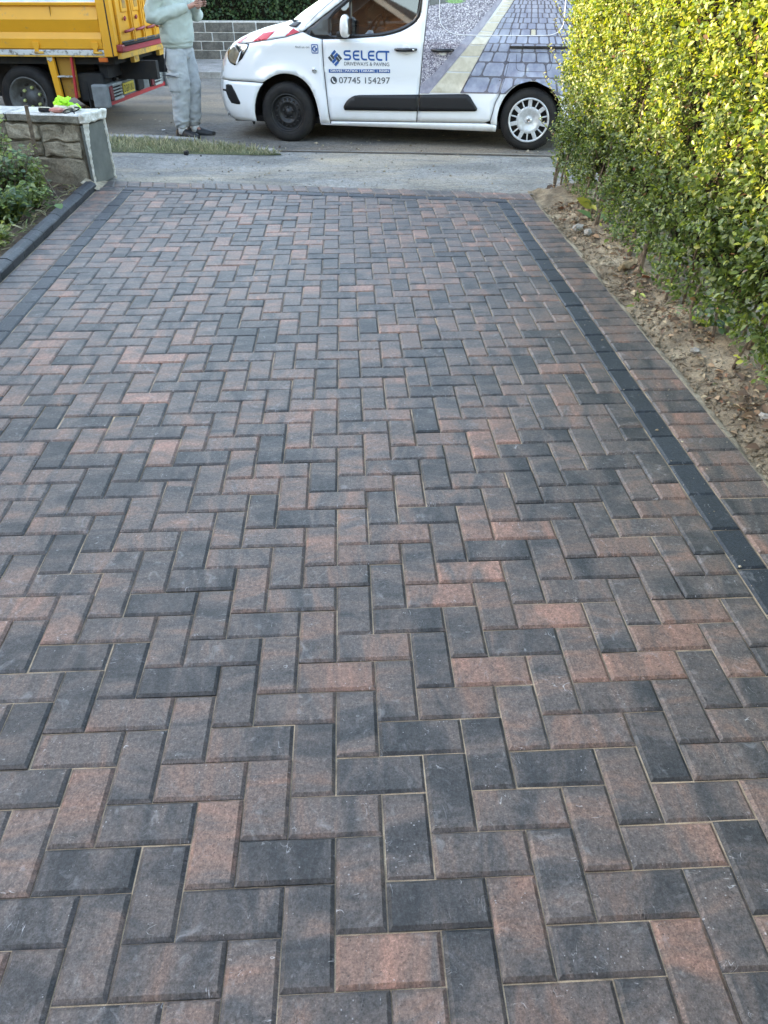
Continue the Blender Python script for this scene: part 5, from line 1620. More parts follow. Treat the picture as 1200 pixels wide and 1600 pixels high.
    # pale seal line of the window blank
    path = [(1.704, 1.58), (1.704, 1.364), (1.708, 1.215), (1.725, 1.165), (1.760, 1.125), (1.80, 1.100), (1.85, 1.082), (1.92, 1.068), (2.10, 1.066), (2.80, 1.070), (2.87, 1.082), (2.925, 1.112), (2.95, 1.155), (2.955, 1.22), (2.94, 1.58)]
    path = smooth_poly(path, 2)
    tube_obj('window_seal', [(s, body_w(s, z) - 0.0065, z) for s, z in path], 0.0035, M['whitevinyl'], W, 6)
    # sliding door rail and fine shut lines on the rear quarter
    drape('door_rail', [(2.446, 0.956), (2.446, 0.980), (3.05, 0.984), (3.05, 0.960)], M['under'], van, off=0.016, step=0.05, skirt=0.008)
    def line(pts): tube_obj('shut_line', [(s, body_w(s, z) - 0.0065, z) for s, z in pts], 0.0022, M['under'], W, 4)
    line([(2.448, 1.62), (2.449, 1.04), (2.446, 0.85), (2.42, 0.70), (2.376, 0.545)])
    line(smooth_poly([(2.52, 0.905), (2.52, 0.80), (2.54, 0.76), (2.62, 0.755), (2.85, 0.755), (2.88, 0.79), (2.88, 0.905)], 2))
van_wrap()
def shut_lines():
    def line(pts, r=0.0032, off=0.001):
        pts = densify(list(pts), 0.05)[:-max(1, int(math.hypot(pts[0][0] - pts[-1][0], pts[0][1] - pts[-1][1]) / 0.05))] + [pts[-1]]
        tube_obj('shut_line', [(s, body_w(s, z) - off, z) for s, z in pts], r, M['under'], van, 5)
    line(SEAM_D); line(SEAM_B); line(SEAM_S, 0.0026)
    line([(-0.226, 0.596), (-0.40, 0.604), (-0.55, 0.604), (-0.66, 0.604)], 0.0024)
    line(BON, 0.0026)
    line([(0.53, 0.232), (1.0, 0.238), (1.5, 0.248), (2.0, 0.255), (2.24, 0.26)], 0.0026)
    line([(0.262, 1.08), (0.30, 1.14), (0.42, 1.235), (0.56, 1.335), (0.75, 1.46)], 0.002)
shut_lines()

# ------------------------------------------------------------------ lorry
def worn(name, c, worn_c, scale=6.0, lo=0.62, hi=0.70, rough=0.45):
    m, nt, b = new_mat(name)
    tc = N(nt, 'ShaderNodeTexCoord')
    a = N(nt, 'ShaderNodeTexNoise', Scale=scale, Detail=8.0, Roughness=0.72)
    g = N(nt, 'ShaderNodeTexNoise', Scale=1.7, Detail=4.0, Roughness=0.6)
    for n in (a, g): nt.links.new(tc.outputs['Object'], n.inputs['Vector'])
    base = ramp(nt, g.outputs['Fac'], [(0.3, tuple(x * 0.86 for x in c)), (0.7, c)]).outputs[0]
    f = ramp(nt, a.outputs['Fac'], [(lo, (0, 0, 0)), (hi, (1, 1, 1))]).outputs[0]
    nt.links.new(mixc(nt, f, base, worn_c), b.inputs['Base Color'])
    b.inputs['Roughness'].default_value = rough
    return m
M['yellow'] = worn('yellow_paint', (0.74, 0.345, 0.022), (0.30, 0.20, 0.10), 8.0, 0.60, 0.74)
M['yellowrub'] = worn('scuffed_yellow_paint', (0.70, 0.39, 0.06), (0.20, 0.16, 0.11), 9.0, 0.52, 0.66)
M['railwhite'] = worn('dirty_white_rail', (0.55, 0.56, 0.54), (0.13, 0.12, 0.10), 16.0, 0.50, 0.60, 0.7)
M['redpaint'] = worn('faded_red_paint', (0.38, 0.035, 0.055), (0.45, 0.25, 0.10), 9.0, 0.60, 0.70, 0.5)
M['redsteel'] = simple('red_lever', (0.30, 0.02, 0.025), 0.45, 0.5, c2=(0.20, 0.03, 0.03), scale=30)
M['redstrip'] = simple('red_reflective_strip', (0.48, 0.03, 0.04), 0.4, 0.5, c2=(0.36, 0.03, 0.035), scale=20)
M['chassis'] = simple('chassis_black', (0.020, 0.022, 0.025), 0.75, 0.3, c2=(0.035, 0.033, 0.030), scale=7)
M['bumpergrey'] = simple('grey_steel', (0.21, 0.23, 0.235), 0.55, 0.4, c2=(0.13, 0.145, 0.15), scale=9)
M['bumperpale'] = simple('pale_steel', (0.42, 0.45, 0.43), 0.5, 0.4, c2=(0.30, 0.32, 0.31), scale=11)
M['taillens'] = simple('tail_lamp_red', (0.14, 0.012, 0.022), 0.2, 0.5)
M['amber'] = simple('amber_marker', (0.55, 0.12, 0.02), 0.3, 0.5)
M['plate'] = simple('number_plate_yellow', (0.58, 0.46, 0.06), 0.4, 0.5)
M['plateblack'] = simple('plate_black', (0.02, 0.02, 0.02), 0.5, 0.4)
M['oldsteel'] = simple('lorry_rim', (0.11, 0.115, 0.115), 0.6, 0.4, c2=(0.06, 0.055, 0.05), scale=14)
M['nut'] = simple('lime_nut_cap', (0.50, 0.55, 0.22), 0.5, 0.4)
M['tarp'] = simple('pale_sheeting', (0.50, 0.56, 0.60), 0.6, 0.4, c2=(0.30, 0.34, 0.38), scale=7, bump=0.6, bscale=18)
M['toolbox'] = worn('ochre_box', (0.42, 0.22, 0.03), (0.06, 0.05, 0.05), 3.0, 0.5, 0.62, 0.6)

lorry = empty('tipper_lorry', (-2.12, 9.80, ROAD_Z), R(-8.5))
tag(lorry, 'yellow dropside tipper lorry with red trim standing behind the garden wall', 'lorry')
LWd = 2.15
def lorry_build():
    # side panels: pressed ribs in profile
    prof = [(0.012, 0.866), (0.004, 0.874), (-0.002, 0.968), (0.030, 1.030), (-0.006, 1.155), (0.034, 1.284), (0.006, 1.290), (0.002, 1.316), (0.04, 1.322)]
    def corrugated(y0, flip):
        V, F = [], []
        xs = [-4.05, -2.98, -2.96, -0.715, -0.705, -0.165]
        for x in xs:
            for dy, z in prof: V.append((x, y0 + (dy if not flip else -dy), z))
        n = len(prof)
        for i in range(len(xs) - 1):
            for k in range(n - 1): F.append((i * n + k, (i + 1) * n + k, (i + 1) * n + k + 1, i * n + k + 1))
        o = mesh_obj('side_board', V, F, M['yellow'], lorry)
        return o
    corrugated(0.0, False); corrugated(LWd, True)
    box_obj('board_joint', (-0.71, 0.018, 1.225), (0.004, 0.03, 0.11), M['toolbox'], lorry, 0)
    box_obj('front_board', (-4.07, LWd / 2, 1.20), (0.05, LWd, 0.85), M['yellow'], lorry, 0.01)
    box_obj('bed_floor', (-2.05, LWd / 2, 0.84), (4.0, LWd - 0.10, 0.04), M['yellow'], lorry, 0)
    for y0 in (0.016, LWd - 0.016):
        box_obj('side_rail', (-2.1, y0, 0.832), (3.9, 0.05, 0.054), M['railwhite'], lorry, 0.004)
        box_obj('rail_lip', (-2.1, y0 - 0.004 if y0 < 1 else y0 + 0.004, 0.797), (3.92, 0.05, 0.014), M['yellowrub'], lorry, 0.002)
    for x in (-0.955, -0.25, -1.75, -2.5):
        bm = bmesh.new()
        pl = [(-0.040, 0.935), (0.040, 0.935), (0.042, 0.900), (0.024, 0.868), (0.020, 0.828), (-0.022, 0.828), (-0.024, 0.868), (-0.042, 0.900)]
        a = [bm.verts.new((x + p, -0.020, z)) for p, z in pl]; b = [bm.verts.new((x + p, 0.012, z)) for p, z in pl]
        bm.faces.new(a); bm.faces.new(list(reversed(b)))
        for k in range(len(pl)): bm.faces.new((a[k], b[k], b[(k + 1) % len(pl)], a[(k + 1) % len(pl)]))
        h = bm_obj('hinge', bm, M['yellow'], lorry)
        tube_obj('hinge_pin', [(x - 0.03, -0.012, 0.832), (x + 0.075, -0.012, 0.832)], 0.013, M['yellowrub'], h, 8)
    # sheeted load just showing above the board
    V, F = [], []
    xs = lin(-4.0, -0.2, 40); ys = lin(0.06, LWd - 0.06, 14)
    for x in xs:
        for j, y in enumerate(ys):
            e = min(1.0, min(j, 14 - j) / 2.5)
            V.append((x, y, 1.30 + 0.16 * e ** 0.7 + 0.05 * fbm(x, y, 2.2, 3) * (0.4 + e)))
    for i in range(40):
        for j in range(14): F.append((i * 15 + j, (i + 1) * 15 + j, (i + 1) * 15 + j + 1, i * 15 + j + 1))
    mesh_obj('load_sheet', V, F, M['tarp'], lorry, True)
    # corner posts
    for y0 in (-0.010, LWd + 0.010):
        sg = 1 if y0 < 1 else -1
        box_obj('corner_post', (-0.105, y0 + sg * 0.045, 1.15), (0.105, 0.10, 0.72), M['yellow'], lorry, 0.008)
        box_obj('corner_post', (-0.022, y0 + sg * 0.050, 1.15), (0.045, 0.11, 0.70), M['yellow'], lorry, 0.006)
        box_obj('post_gap', (-0.050, y0 + sg * 0.03, 1.15), (0.012, 0.065, 0.70), M['chassis'], lorry, 0)
    # tailboard
    tb = box_obj('tailboard', (0.015, LWd / 2, 1.20), (0.03, LWd - 0.20, 0.62), M['yellow'], lorry, 0.004)
    for k, y in enumerate((0.47, 0.81, 1.18, 1.53, 1.88)):
        for dy in (-0.028, 0.028):
            box_obj('tailboard_rib', (0.045, y + dy, 1.20), (0.032, 0.022, 0.60), M['yellow'], lorry, 0.003)
        box_obj('rib_shadow', (0.034, y, 1.20), (0.010, 0.030, 0.60), M['toolbox'], lorry, 0)
    for k, y in enumerate((0.30, 0.66, 1.02, 1.37, 1.72)):
        box_obj('tailboard_panel', (0.038, y, 1.36), (0.020, 0.17, 0.29), M['yellow'], lorry, 0.008)
        box_obj('tailboard_pocket', (0.049, y, 1.38), (0.006, 0.10, 0.25), M['toolbox'], lorry, 0)
        tube_obj('red_lever', [(0.062, y - 0.12, 1.030), (0.070, y + 0.03, 1.036), (0.062, y + 0.16, 1.044)], [0.014, 0.016, 0.014], M['redsteel'], lorry, 8)
        box_obj('red_catch', (0.052, y - 0.04, 1.155), (0.02, 0.05, 0.035), M['redsteel'], lorry, 0.006, Matrix.Rotation(0.5, 3, 'X'))
    tube_obj('tail_hinge_bar', [(0.060, 0.08, 0.905), (0.060, LWd - 0.08, 0.905)], 0.016, M['chassis'], lorry, 8)
    tube_obj('tail_hinge_bar', [(0.052, 0.08, 0.930), (0.052, LWd - 0.08, 0.930)], 0.010, M['oldsteel'], lorry, 8)
    box_obj('tail_beam', (0.020, LWd / 2, 0.862), (0.06, LWd - 0.06, 0.062), M['redpaint'], lorry, 0.004)
    box_obj('tail_beam', (0.010, LWd / 2, 0.798), (0.055, LWd - 0.06, 0.062), M['yellowrub'], lorry, 0.004)
    box_obj('tail_bracket', (0.03, 0.05, 0.875), (0.08, 0.10, 0.07), M['redsteel'], lorry, 0.012, seg=2)
    for y in (0.55, 1.45):
        box_obj('tail_gusset', (-0.02, y, 0.735), (0.05, 0.16, 0.08), M['yellowrub'], lorry, 0.004)
    # chassis, subframe, tanks
    bm = bmesh.new()
    for y in (0.68, 1.47): add_box(bm, (-2.6, y, 0.60), (5.6, 0.09, 0.20))
    for x in (-0.30, -1.4, -2.6, -3.8): add_box(bm, (x, LWd / 2, 0.62), (0.10, 1.7, 0.14))
    add_box(bm, (-2.1, LWd / 2, 0.745), (4.0, 1.9, 0.08))
    add_box(bm, (-1.235, LWd / 2, 0.31), (0.16, 1.7, 0.16))
    bm_obj('chassis', bm, M['chassis'], lorry)
    box_obj('battery_box', (-0.46, 0.30, 0.46), (0.30, 0.34, 0.30), M['chassis'], lorry, 0.02)
    box_obj('mudguard', (-0.50, 0.32, 0.34), (0.02, 0.40, 0.36), M['chassis'], lorry, 0.004)
    box_obj('inner_arch', (-1.25, 0.46, 0.55), (1.5, 0.04, 0.46), M['chassis'], lorry, 0)
    # yellow stay plate with a red edge and a shelf
    def plate(name, pl, y0, y1, mat):
        bm = bmesh.new()
        a = [bm.verts.new((x, y0, z)) for x, z in pl]; b = [bm.verts.new((x, y1, z)) for x, z in pl]
        bm.faces.new(a); bm.faces.new(list(reversed(b)))
        for k in range(len(pl)): bm.faces.new((a[k], b[k], b[(k + 1) % len(pl)], a[(k + 1) % len(pl)]))
        return bm_obj(name, bm, mat, lorry)
    plate('stay_plate', [(-0.872, 0.795), (-0.795, 0.795), (-0.775, 0.36), (-0.842, 0.36)], 0.01, 0.05, M['yellow'])
    plate('stay_patch', [(-0.868, 0.792), (-0.800, 0.792), (-0.805, 0.755), (-0.835, 0.735), (-0.865, 0.76)], 0.004, 0.012, M['railwhite'])
    plate('stay_box', [(-0.795, 0.79), (-0.585, 0.79), (-0.600, 0.36), (-0.775, 0.36)], 0.09, 0.12, M['toolbox'])
    plate('stay_shelf', [(-0.785, 0.592), (-0.595, 0.592), (-0.595, 0.580), (-0.785, 0.580)], 0.01, 0.10, M['railwhite'])
    plate('stay_edge', [(-0.586, 0.79), (-0.566, 0.79), (-0.598, 0.36), (-0.620, 0.36)], 0.01, 0.05, M['redstrip'])
    box_obj('front_flap', (-1.70, 0.20, 0.60), (0.10, 0.03, 0.42), M['toolbox'], lorry, 0.01)
    box_obj('amber_marker', (-0.185, 0.004, 0.762), (0.105, 0.03, 0.046), M['amber'], lorry, 0.006)
    box_obj('marker_bracket', (-0.185, 0.010, 0.790), (0.062, 0.02, 0.012), M['railwhite'], lorry, 0)
    # rear bumper
    bx = -0.27
    box_obj('rear_bumper', (bx - 0.03, LWd / 2, 0.385), (0.10, LWd, 0.185), M['bumpergrey'], lorry, 0.015, seg=2)
    box_obj('bumper_top', (bx - 0.03, LWd / 2, 0.482), (0.15, LWd - 0.02, 0.018), M['bumpergrey'], lorry, 0.004)
    box_obj('red_strip', (bx + 0.026, LWd / 2 + 0.05, 0.296), (0.012, LWd - 0.14, 0.046), M['redstrip'], lorry, 0.002)
    for y0 in (0.0, LWd):
        box_obj('bumper_end', (bx - 0.03, y0 + (0.03 if y0 < 1 else -0.03), 0.385), (0.19, 0.10, 0.25), M['bumpergrey'], lorry, 0.022, seg=2)
    for y0 in (0.36, LWd - 0.36):
        for k in range(5):
            box_obj('louvre', (bx + 0.034, y0, 0.335 + 0.033 * k), (0.03, 0.27, 0.012), M['bumperpale'], lorry, 0.002)
        box_obj('louvre_frame', (bx + 0.030, y0, 0.482), (0.05, 0.29, 0.020), M['bumperpale'], lorry, 0.003)
        box_obj('louvre_frame', (bx + 0.030, y0, 0.325), (0.05, 0.29, 0.022), M['bumperpale'], lorry, 0.003)
        box_obj('louvre_recess', (bx + 0.022, y0, 0.400), (0.008, 0.27, 0.15), M['chassis'], lorry, 0)
    for y0 in (0.155, LWd - 0.58):
        box_obj('tail_lamp', (bx + 0.040, y0, 0.402), (0.035, 0.10, 0.150), M['taillens'], lorry, 0.010, seg=2)
        box_obj('lamp_surround', (bx + 0.028, y0, 0.402), (0.020, 0.125, 0.175), M['chassis'], lorry, 0.004)
    box_obj('number_plate', (bx + 0.032, 0.745, 0.400), (0.012, 0.36, 0.118), M['plate'], lorry, 0.002)
    co, F = text_mesh('DG69 UKU', 1.0)
    co[:, 0] *= 0.32 / co[:, 0].max(); co[:, 1] *= 0.078 / co[:, 1].max()
    mesh_obj('plate_lettering', [(bx + 0.0405, 0.585 + c[0], 0.361 + c[1]) for c in co], F, M['plateblack'], lorry)
    box_obj('tow_block', (bx + 0.035, 1.10, 0.405), (0.07, 0.20, 0.15), M['chassis'], lorry, 0.02, seg=2)
    box_obj('tow_block', (bx + 0.030, 1.30, 0.405), (0.04, 0.12, 0.12), M['bumpergrey'], lorry, 0.01)
    for y0 in (0.50, 1.45):
        tube_obj('bumper_bolt', [(bx, y0, 0.49), (bx, y0, 0.53)], 0.022, M['oldsteel'], lorry, 8)
        box_obj('bumper_stay', (bx - 0.05, y0, 0.58), (0.06, 0.05, 0.24), M['chassis'], lorry, 0.004)
    # wheels
    for x, front in ((-1.235, False), (-4.75, True)):
        for y0, sg in ((0.055, 1), (LWd - 0.055, -1)):
            w = empty('wheel', (x, y0, 0.345), 0 if sg > 0 else math.pi, lorry)
            lathe_obj('tyre', [(0.225, 0.012), (0.240, 0.0), (0.275, -0.006), (0.315, 0.004), (0.335, 0.022), (0.345, 0.05), (0.345, 0.20), (0.33, 0.24), (0.24, 0.25)], M['tyre'], w, 56)
            lathe_obj('rim', [(0.232, 0.006), (0.224, -0.002), (0.214, 0.004), (0.205, 0.03), (0.190, 0.045), (0.180, 0.085), (0.165, 0.10), (0.150, 0.12), (0.125, 0.125), (0.085, 0.120), (0.075, 0.09), (0.0, 0.085)], M['oldsteel'], w, 56)
            if sg > 0:
                for k in range(6):
                    a = 2 * math.pi * (k + 0.3) / 6
                    lathe_obj('wheel_nut', [(0.0, 0.086), (0.016, 0.088), (0.018, 0.098), (0.018, 0.123)], M['nut'], w, 10, (0.108 * math.cos(a), 0, 0.108 * math.sin(a)))
                for k in range(6):
                    a = 2 * math.pi * (k + 0.8) / 6
                    box_obj('hand_hole', (0.142 * math.cos(a), 0.116, 0.142 * math.sin(a)), (0.022, 0.02, 0.05), M['under'], w, 0.006, Matrix.Rotation(-a, 3, 'Y'))
    # cab
    bm = bmesh.new()
    add_box(bm, (-5.00, LWd / 2, 1.25), (1.55, 2.02, 1.75), 0.10, 3)
    bm_obj('cab', bm, M['yellow'], lorry)
    box_obj('cab_window', (-5.05, 0.056, 1.70), (0.85, 0.02, 0.55), M['darkglass'], lorry, 0.006)
    box_obj('windscreen', (-5.782, LWd / 2, 1.72), (0.02, 1.8, 0.62), M['darkglass'], lorry, 0.006)
lorry_build()

# ------------------------------------------------------------------ things on and by the garden wall
M['wood'] = simple('weathered_timber', (0.20, 0.155, 0.11), 0.85, 0.2, c2=(0.10, 0.075, 0.055), scale=30, bump=0.7, bscale=90)
M['lime'] = simple('lime_fabric', (0.42, 0.95, 0.06), 0.7, 0.2, c2=(0.30, 0.72, 0.05), scale=30)
M['palefab'] = simple('pale_glove_fabric', (0.62, 0.60, 0.48), 0.8, 0.2, c2=(0.45, 0.42, 0.30), scale=30)
M['pink'] = simple('pink_rubber', (0.52, 0.24, 0.20), 0.6, 0.4, c2=(0.36, 0.15, 0.13), scale=25)
M['blackstrap'] = simple('black_strap', (0.012, 0.012, 0.014), 0.6, 0.3)
wq = Matrix.Rotation(R(-15), 3, 'Z'); wo = Vector((-1.665, 6.335, 0.0))
def on_wall(x, y, z): return wo + wq @ Vector((x, y, z))
CT = 0.531
def stake():
    bm = bmesh.new()
    add_box(bm, (0, 0, 0.29), (0.028, 0.022, 0.60), 0.002)
    bmesh.ops.subdivide_edges(bm, edges=[e for e in bm.edges if e.calc_length() > 0.2], cuts=8)
    rough_bm(bm, 0.004, 14, 2)
    o = bm_obj('wooden_stake', bm, M['wood'])
    o.location = (-2.02, 6.215, 0.03); o.rotation_euler = (R(1), R(1.5), 0.4)
    tag(o, 'thin weathered wooden stake standing upright against the garden wall', 'stake')
stake()
def crumple(name, c, s, mat, amp, seed, parent=None):
    bm = bmesh.new()
    bmesh.ops.create_icosphere(bm, subdivisions=4, radius=1.0)
    for v in bm.verts:
        p = v.co * 1.7 + Vector((seed, seed, seed))
        k = 1 + amp * noise.noise(p) + amp * 0.9 * abs(noise.noise(p * 2.3)) - 0.35 * amp
        v.co = Vector((v.co.x * s[0] * k, v.co.y * s[1] * k, max(-0.9, v.co.z) * s[2] * k))
    zmin = min(v.co.z for v in bm.verts)
    for v in bm.verts: v.co.z -= zmin
    o = bm_obj(name, bm, mat, parent, True)
    o.location = c
    return o
gv = empty('work_glove', on_wall(-0.22, 0.20, CT), R(-15)); gv.scale = (0.9, 0.8, 0.8)
tag(gv, 'crumpled lime green work glove lying on top of the garden wall', 'glove')
crumple('palm', (0.0, 0.0, 0.0), (0.085, 0.07, 0.060), M['lime'], 0.75, 3.1, gv)
for k, (a, l) in enumerate(((-0.5, 0.075), (-0.1, 0.09), (0.25, 0.08), (0.7, 0.06))):
    tube_obj('finger', [(0.05, -0.03 + 0.025 * k, 0.03), (0.07 + l * 0.5 * math.cos(a), -0.03 + 0.025 * k + 0.04 * math.sin(a), 0.045), (0.06 + l * math.cos(a), -0.03 + 0.025 * k + 0.06 * math.sin(a), 0.018)], [0.016, 0.016, 0.012], M['lime'] if k > 1 else M['palefab'], gv, 8)
tube_obj('finger', [(-0.04, 0.0, 0.05), (-0.055, 0.0, 0.095), (-0.04, 0.0, 0.115)], [0.018, 0.016, 0.010], M['lime'], gv, 8)
tube_obj('finger', [(0.02, 0.02, 0.06), (0.03, 0.02, 0.10)], [0.018, 0.012], M['lime'], gv, 8)
tube_obj('cuff', [(-0.065, -0.02, 0.015), (-0.085, -0.01, 0.04), (-0.075, 0.0, 0.075)], [0.010, 0.012, 0.008], M['palefab'], gv, 8)
gg = empty('trowel', on_wall(-0.24, 0.075, CT), R(-15))
tag(gg, 'hand tool with dark handle and pink body beside the lime glove', 'tool')
tube_obj('handle', [(-0.135, 0.0, 0.018), (-0.09, 0.0, 0.019), (-0.045, 0.0, 0.018)], [0.017, 0.018, 0.015], M['blackstrap'], gg, 10)
box_obj('handle_top', (-0.09, 0.0, 0.037), (0.09, 0.022, 0.004), M['palefab'], gg, 0.001)
crumple('body', (0.02, 0.0, 0.0), (0.070, 0.026, 0.020), M['pink'], 0.25, 7.0, gg)
crumple('pale_part', (0.035, 0.03, 0.0), (0.07, 0.022, 0.024), M['palefab'], 0.4, 9.0, gg)
st = empty('safety_glasses', on_wall(-0.105, 0.055, CT), R(-15))
tag(st, 'black-framed safety glasses lying at the end of the garden wall', 'glasses')
for cx, cy, r_ in ((0.0, 0.0, 0.040), (0.012, 0.085, 0.034)):
    pts = [(cx + r_ * 1.15 * math.cos(t), cy + r_ * 0.55 * math.sin(t), 0.020 + 0.014 * math.sin(t + 0.6)) for t in lin(0, 2 * math.pi, 18)]
    tube_obj('rim', pts, 0.0045, M['blackstrap'], st, 6)
tube_obj('bridge', [(0.0, 0.022, 0.028), (0.006, 0.05, 0.032)], 0.0045, M['blackstrap'], st, 6)
tube_obj('temple', [(0.045, 0.0, 0.022), (0.060, -0.014, 0.006)], 0.005, M['blackstrap'], st, 6)
tube_obj('temple', [(-0.045, 0.085, 0.02), (-0.07, 0.05, 0.012)], 0.0045, M['blackstrap'], st, 6)

# lump of tarmac on the footway and scraps on the road
def lump(name, label, cat, loc, s, mat):
    bm = bmesh.new()
    bmesh.ops.create_icosphere(bm, subdivisions=2, radius=1.0, matrix=Matrix.Diagonal((s[0], s[1], s[2], 1)))
    for v in bm.verts: v.co += noise.noise_vector(v.co * 40 + Vector(loc)) * s[0] * 0.4
    o = bm_obj(name, bm, mat); o.location = loc
    return tag(o, label, cat)
lump('tarmac_lump', 'black lump of tarmac on the footway edge by the grass', 'lump', (-1.16, 8.01, foot_z(-1.16, 8.01) + 0.02), (0.030, 0.026, 0.026), M['chassis'])
lump('tarmac_crumb', 'tiny dark crumb on the footway right of the tarmac lump', 'crumb', (-1.0, 7.93, foot_z(-1.0, 7.93) + 0.006), (0.010, 0.010, 0.008), M['chassis'])
o = box_obj('paper_scrap', (0, 0, 0), (0.05, 0.03, 0.003), M['whitevinyl'], None, 0.001)
o.location = (-1.93, 10.55, ROAD_Z + 0.012); o.rotation_euler = (0, 0, 0.2); tag(o, 'white scrap of litter on the road behind the lorry', 'litter')
o = box_obj('paper_scrap', (0, 0, 0), (0.04, 0.02, 0.003), M['whitevinyl'], None, 0.001)
o.location = (-1.75, 9.9, ROAD_Z + 0.012); o.rotation_euler = (0, 0, 0.5); tag(o, 'small white scrap of litter on the road beside the person', 'litter')

M['wetdirt'] = simple('damp_dirt', (0.045, 0.038, 0.030), 0.8, 0.3, c2=(0.09, 0.075, 0.06), scale=12, bump=0.6)
# loose grit on the footway and a damp dirt line along the dropped kerb
def grit(name, label, n, xr, yfun, zfun, smin, smax, mats):
    V, F, MI = [], [], []
    for i in range(n):
        x = RNG.uniform(*xr); y = yfun(x); z = zfun(x, y)
        s = RNG.uniform(smin, smax) * (1 + 1.5 * (RNG.uniform() < 0.06))
        a = RNG.uniform(0, 6.28); ca, sa = math.cos(a) * s, math.sin(a) * s; k = RNG.uniform(0.5, 1.0)
        o = len(V)
        V += [(x + ca, y + sa, z), (x - sa * k, y + ca * k, z + s * 0.1), (x - ca, y - sa, z), (x + sa * k, y - ca * k, z), (x + s * 0.2, y, z + s * RNG.uniform(0.4, 0.8)), (x, y, z - s * 0.3)]
        for q in range(4): F += [(o + q, o + (q + 1) % 4, o + 4), (o + (q + 1) % 4, o + q, o + 5)]
        MI += [int(RNG.integers(0, len(mats)))] * 8
    me = bpy.data.meshes.new(name); me.from_pydata(V, [], F)
    ob = link_mesh(name, me, mats)
    me.polygons.foreach_set('material_index', MI)
    return tag(ob, label, 'grit', kind='stuff')
grit('footway_grit', 'loose sandy grit scattered over the footway in front of the paving', 1500, (-2.2, 2.6), lambda x: yf(x) + 0.03 + (yk(x) - yf(x) - 0.2) * RNG.uniform() ** 1.3, lambda x, y: foot_z(x, y) + 0.003, 0.003, 0.008, [M['mortar'], M['stone_w'], M['footway'], M['road']])
grit('road_grit', 'loose grit on the road around the van and the person', 800, (-2.6, 2.6), lambda x: yk(x) + RNG.uniform(0.02, 2.2), lambda x, y: ROAD_Z + 0.008, 0.004, 0.012, [M['mortar'], M['road'], M['soil']])
grit('paving_grit', 'stray grains of jointing sand left on the paving along the soil strip', 260, (1.62, 1.94), lambda x: RNG.uniform(0.4, 5.6), lambda x, y: 0.001, 0.0012, 0.004, [M['mortar'], M['strip']])
V, F = [], []
xs = lin(-0.25, 2.9, 90)
for k, x in enumerate(xs):
    w = 0.018 + 0.028 * max(0, fbm(x, 1.0, 2.2, 3) + 0.25)
    yc = yk(x) - 0.150 + 0.012 * fbm(x, 4.0, 1.5, 2)
    for d in (-1, 0, 1): V.append((x, yc + d * w, foot_z(x, yc + d * w) + 0.012 - 0.006 * abs(d)))
for k in range(90):
    for d in range(2): F.append((k * 3 + d, (k + 1) * 3 + d, (k + 1) * 3 + d + 1, k * 3 + d + 1))
structure(mesh_obj('kerb_joint', V, F, M['wetdirt'], None, True))

# ------------------------------------------------------------------ person
M['skin'] = simple('skin', (0.42, 0.235, 0.175), 0.5, 0.4, c2=(0.36, 0.18, 0.135), scale=25)
M['hoodie'] = simple('mint_sweatshirt', (0.40, 0.455, 0.41), 0.9, 0.15, c2=(0.33, 0.38, 0.34), scale=6, bump=0.25, bscale=300)
M['trousers'] = simple('grey_work_trousers', (0.40, 0.425, 0.43), 0.85, 0.2, c2=(0.29, 0.312, 0.32), scale=8, bump=0.25, bscale=260)
M['piping'] = simple('dark_piping', (0.05, 0.055, 0.065), 0.8, 0.2)
M['shoe'] = simple('black_shoe', (0.018, 0.019, 0.021), 0.5, 0.4)
M['sock'] = simple('white_sock', (0.60, 0.62, 0.62), 0.9, 0.1)
M['hair'] = simple('dark_hair', (0.035, 0.025, 0.018), 0.6, 0.3, bump=0.5)
M['phone'] = simple('black_phone', (0.012, 0.012, 0.014), 0.2, 0.5)
PER = (-1.365, 9.50, ROAD_Z + 0.002)
PROT = R(-22)

def eval_mesh(bm, name, mods):
    me = bpy.data.meshes.new(name + '_src'); bm.to_mesh(me); bm.free()
    ob = bpy.data.objects.new(name + '_src', me); COL.objects.link(ob)
    for typ, kw in mods:
        m = ob.modifiers.new(typ, typ)
        for k, v in kw.items(): setattr(m, k, v)
    dg = bpy.context.evaluated_depsgraph_get(); dg.update()
    out = bpy.data.meshes.new_from_object(ob.evaluated_get(dg))
    bpy.data.objects.remove(ob); bpy.data.meshes.remove(me)
    out.name = name
    return out

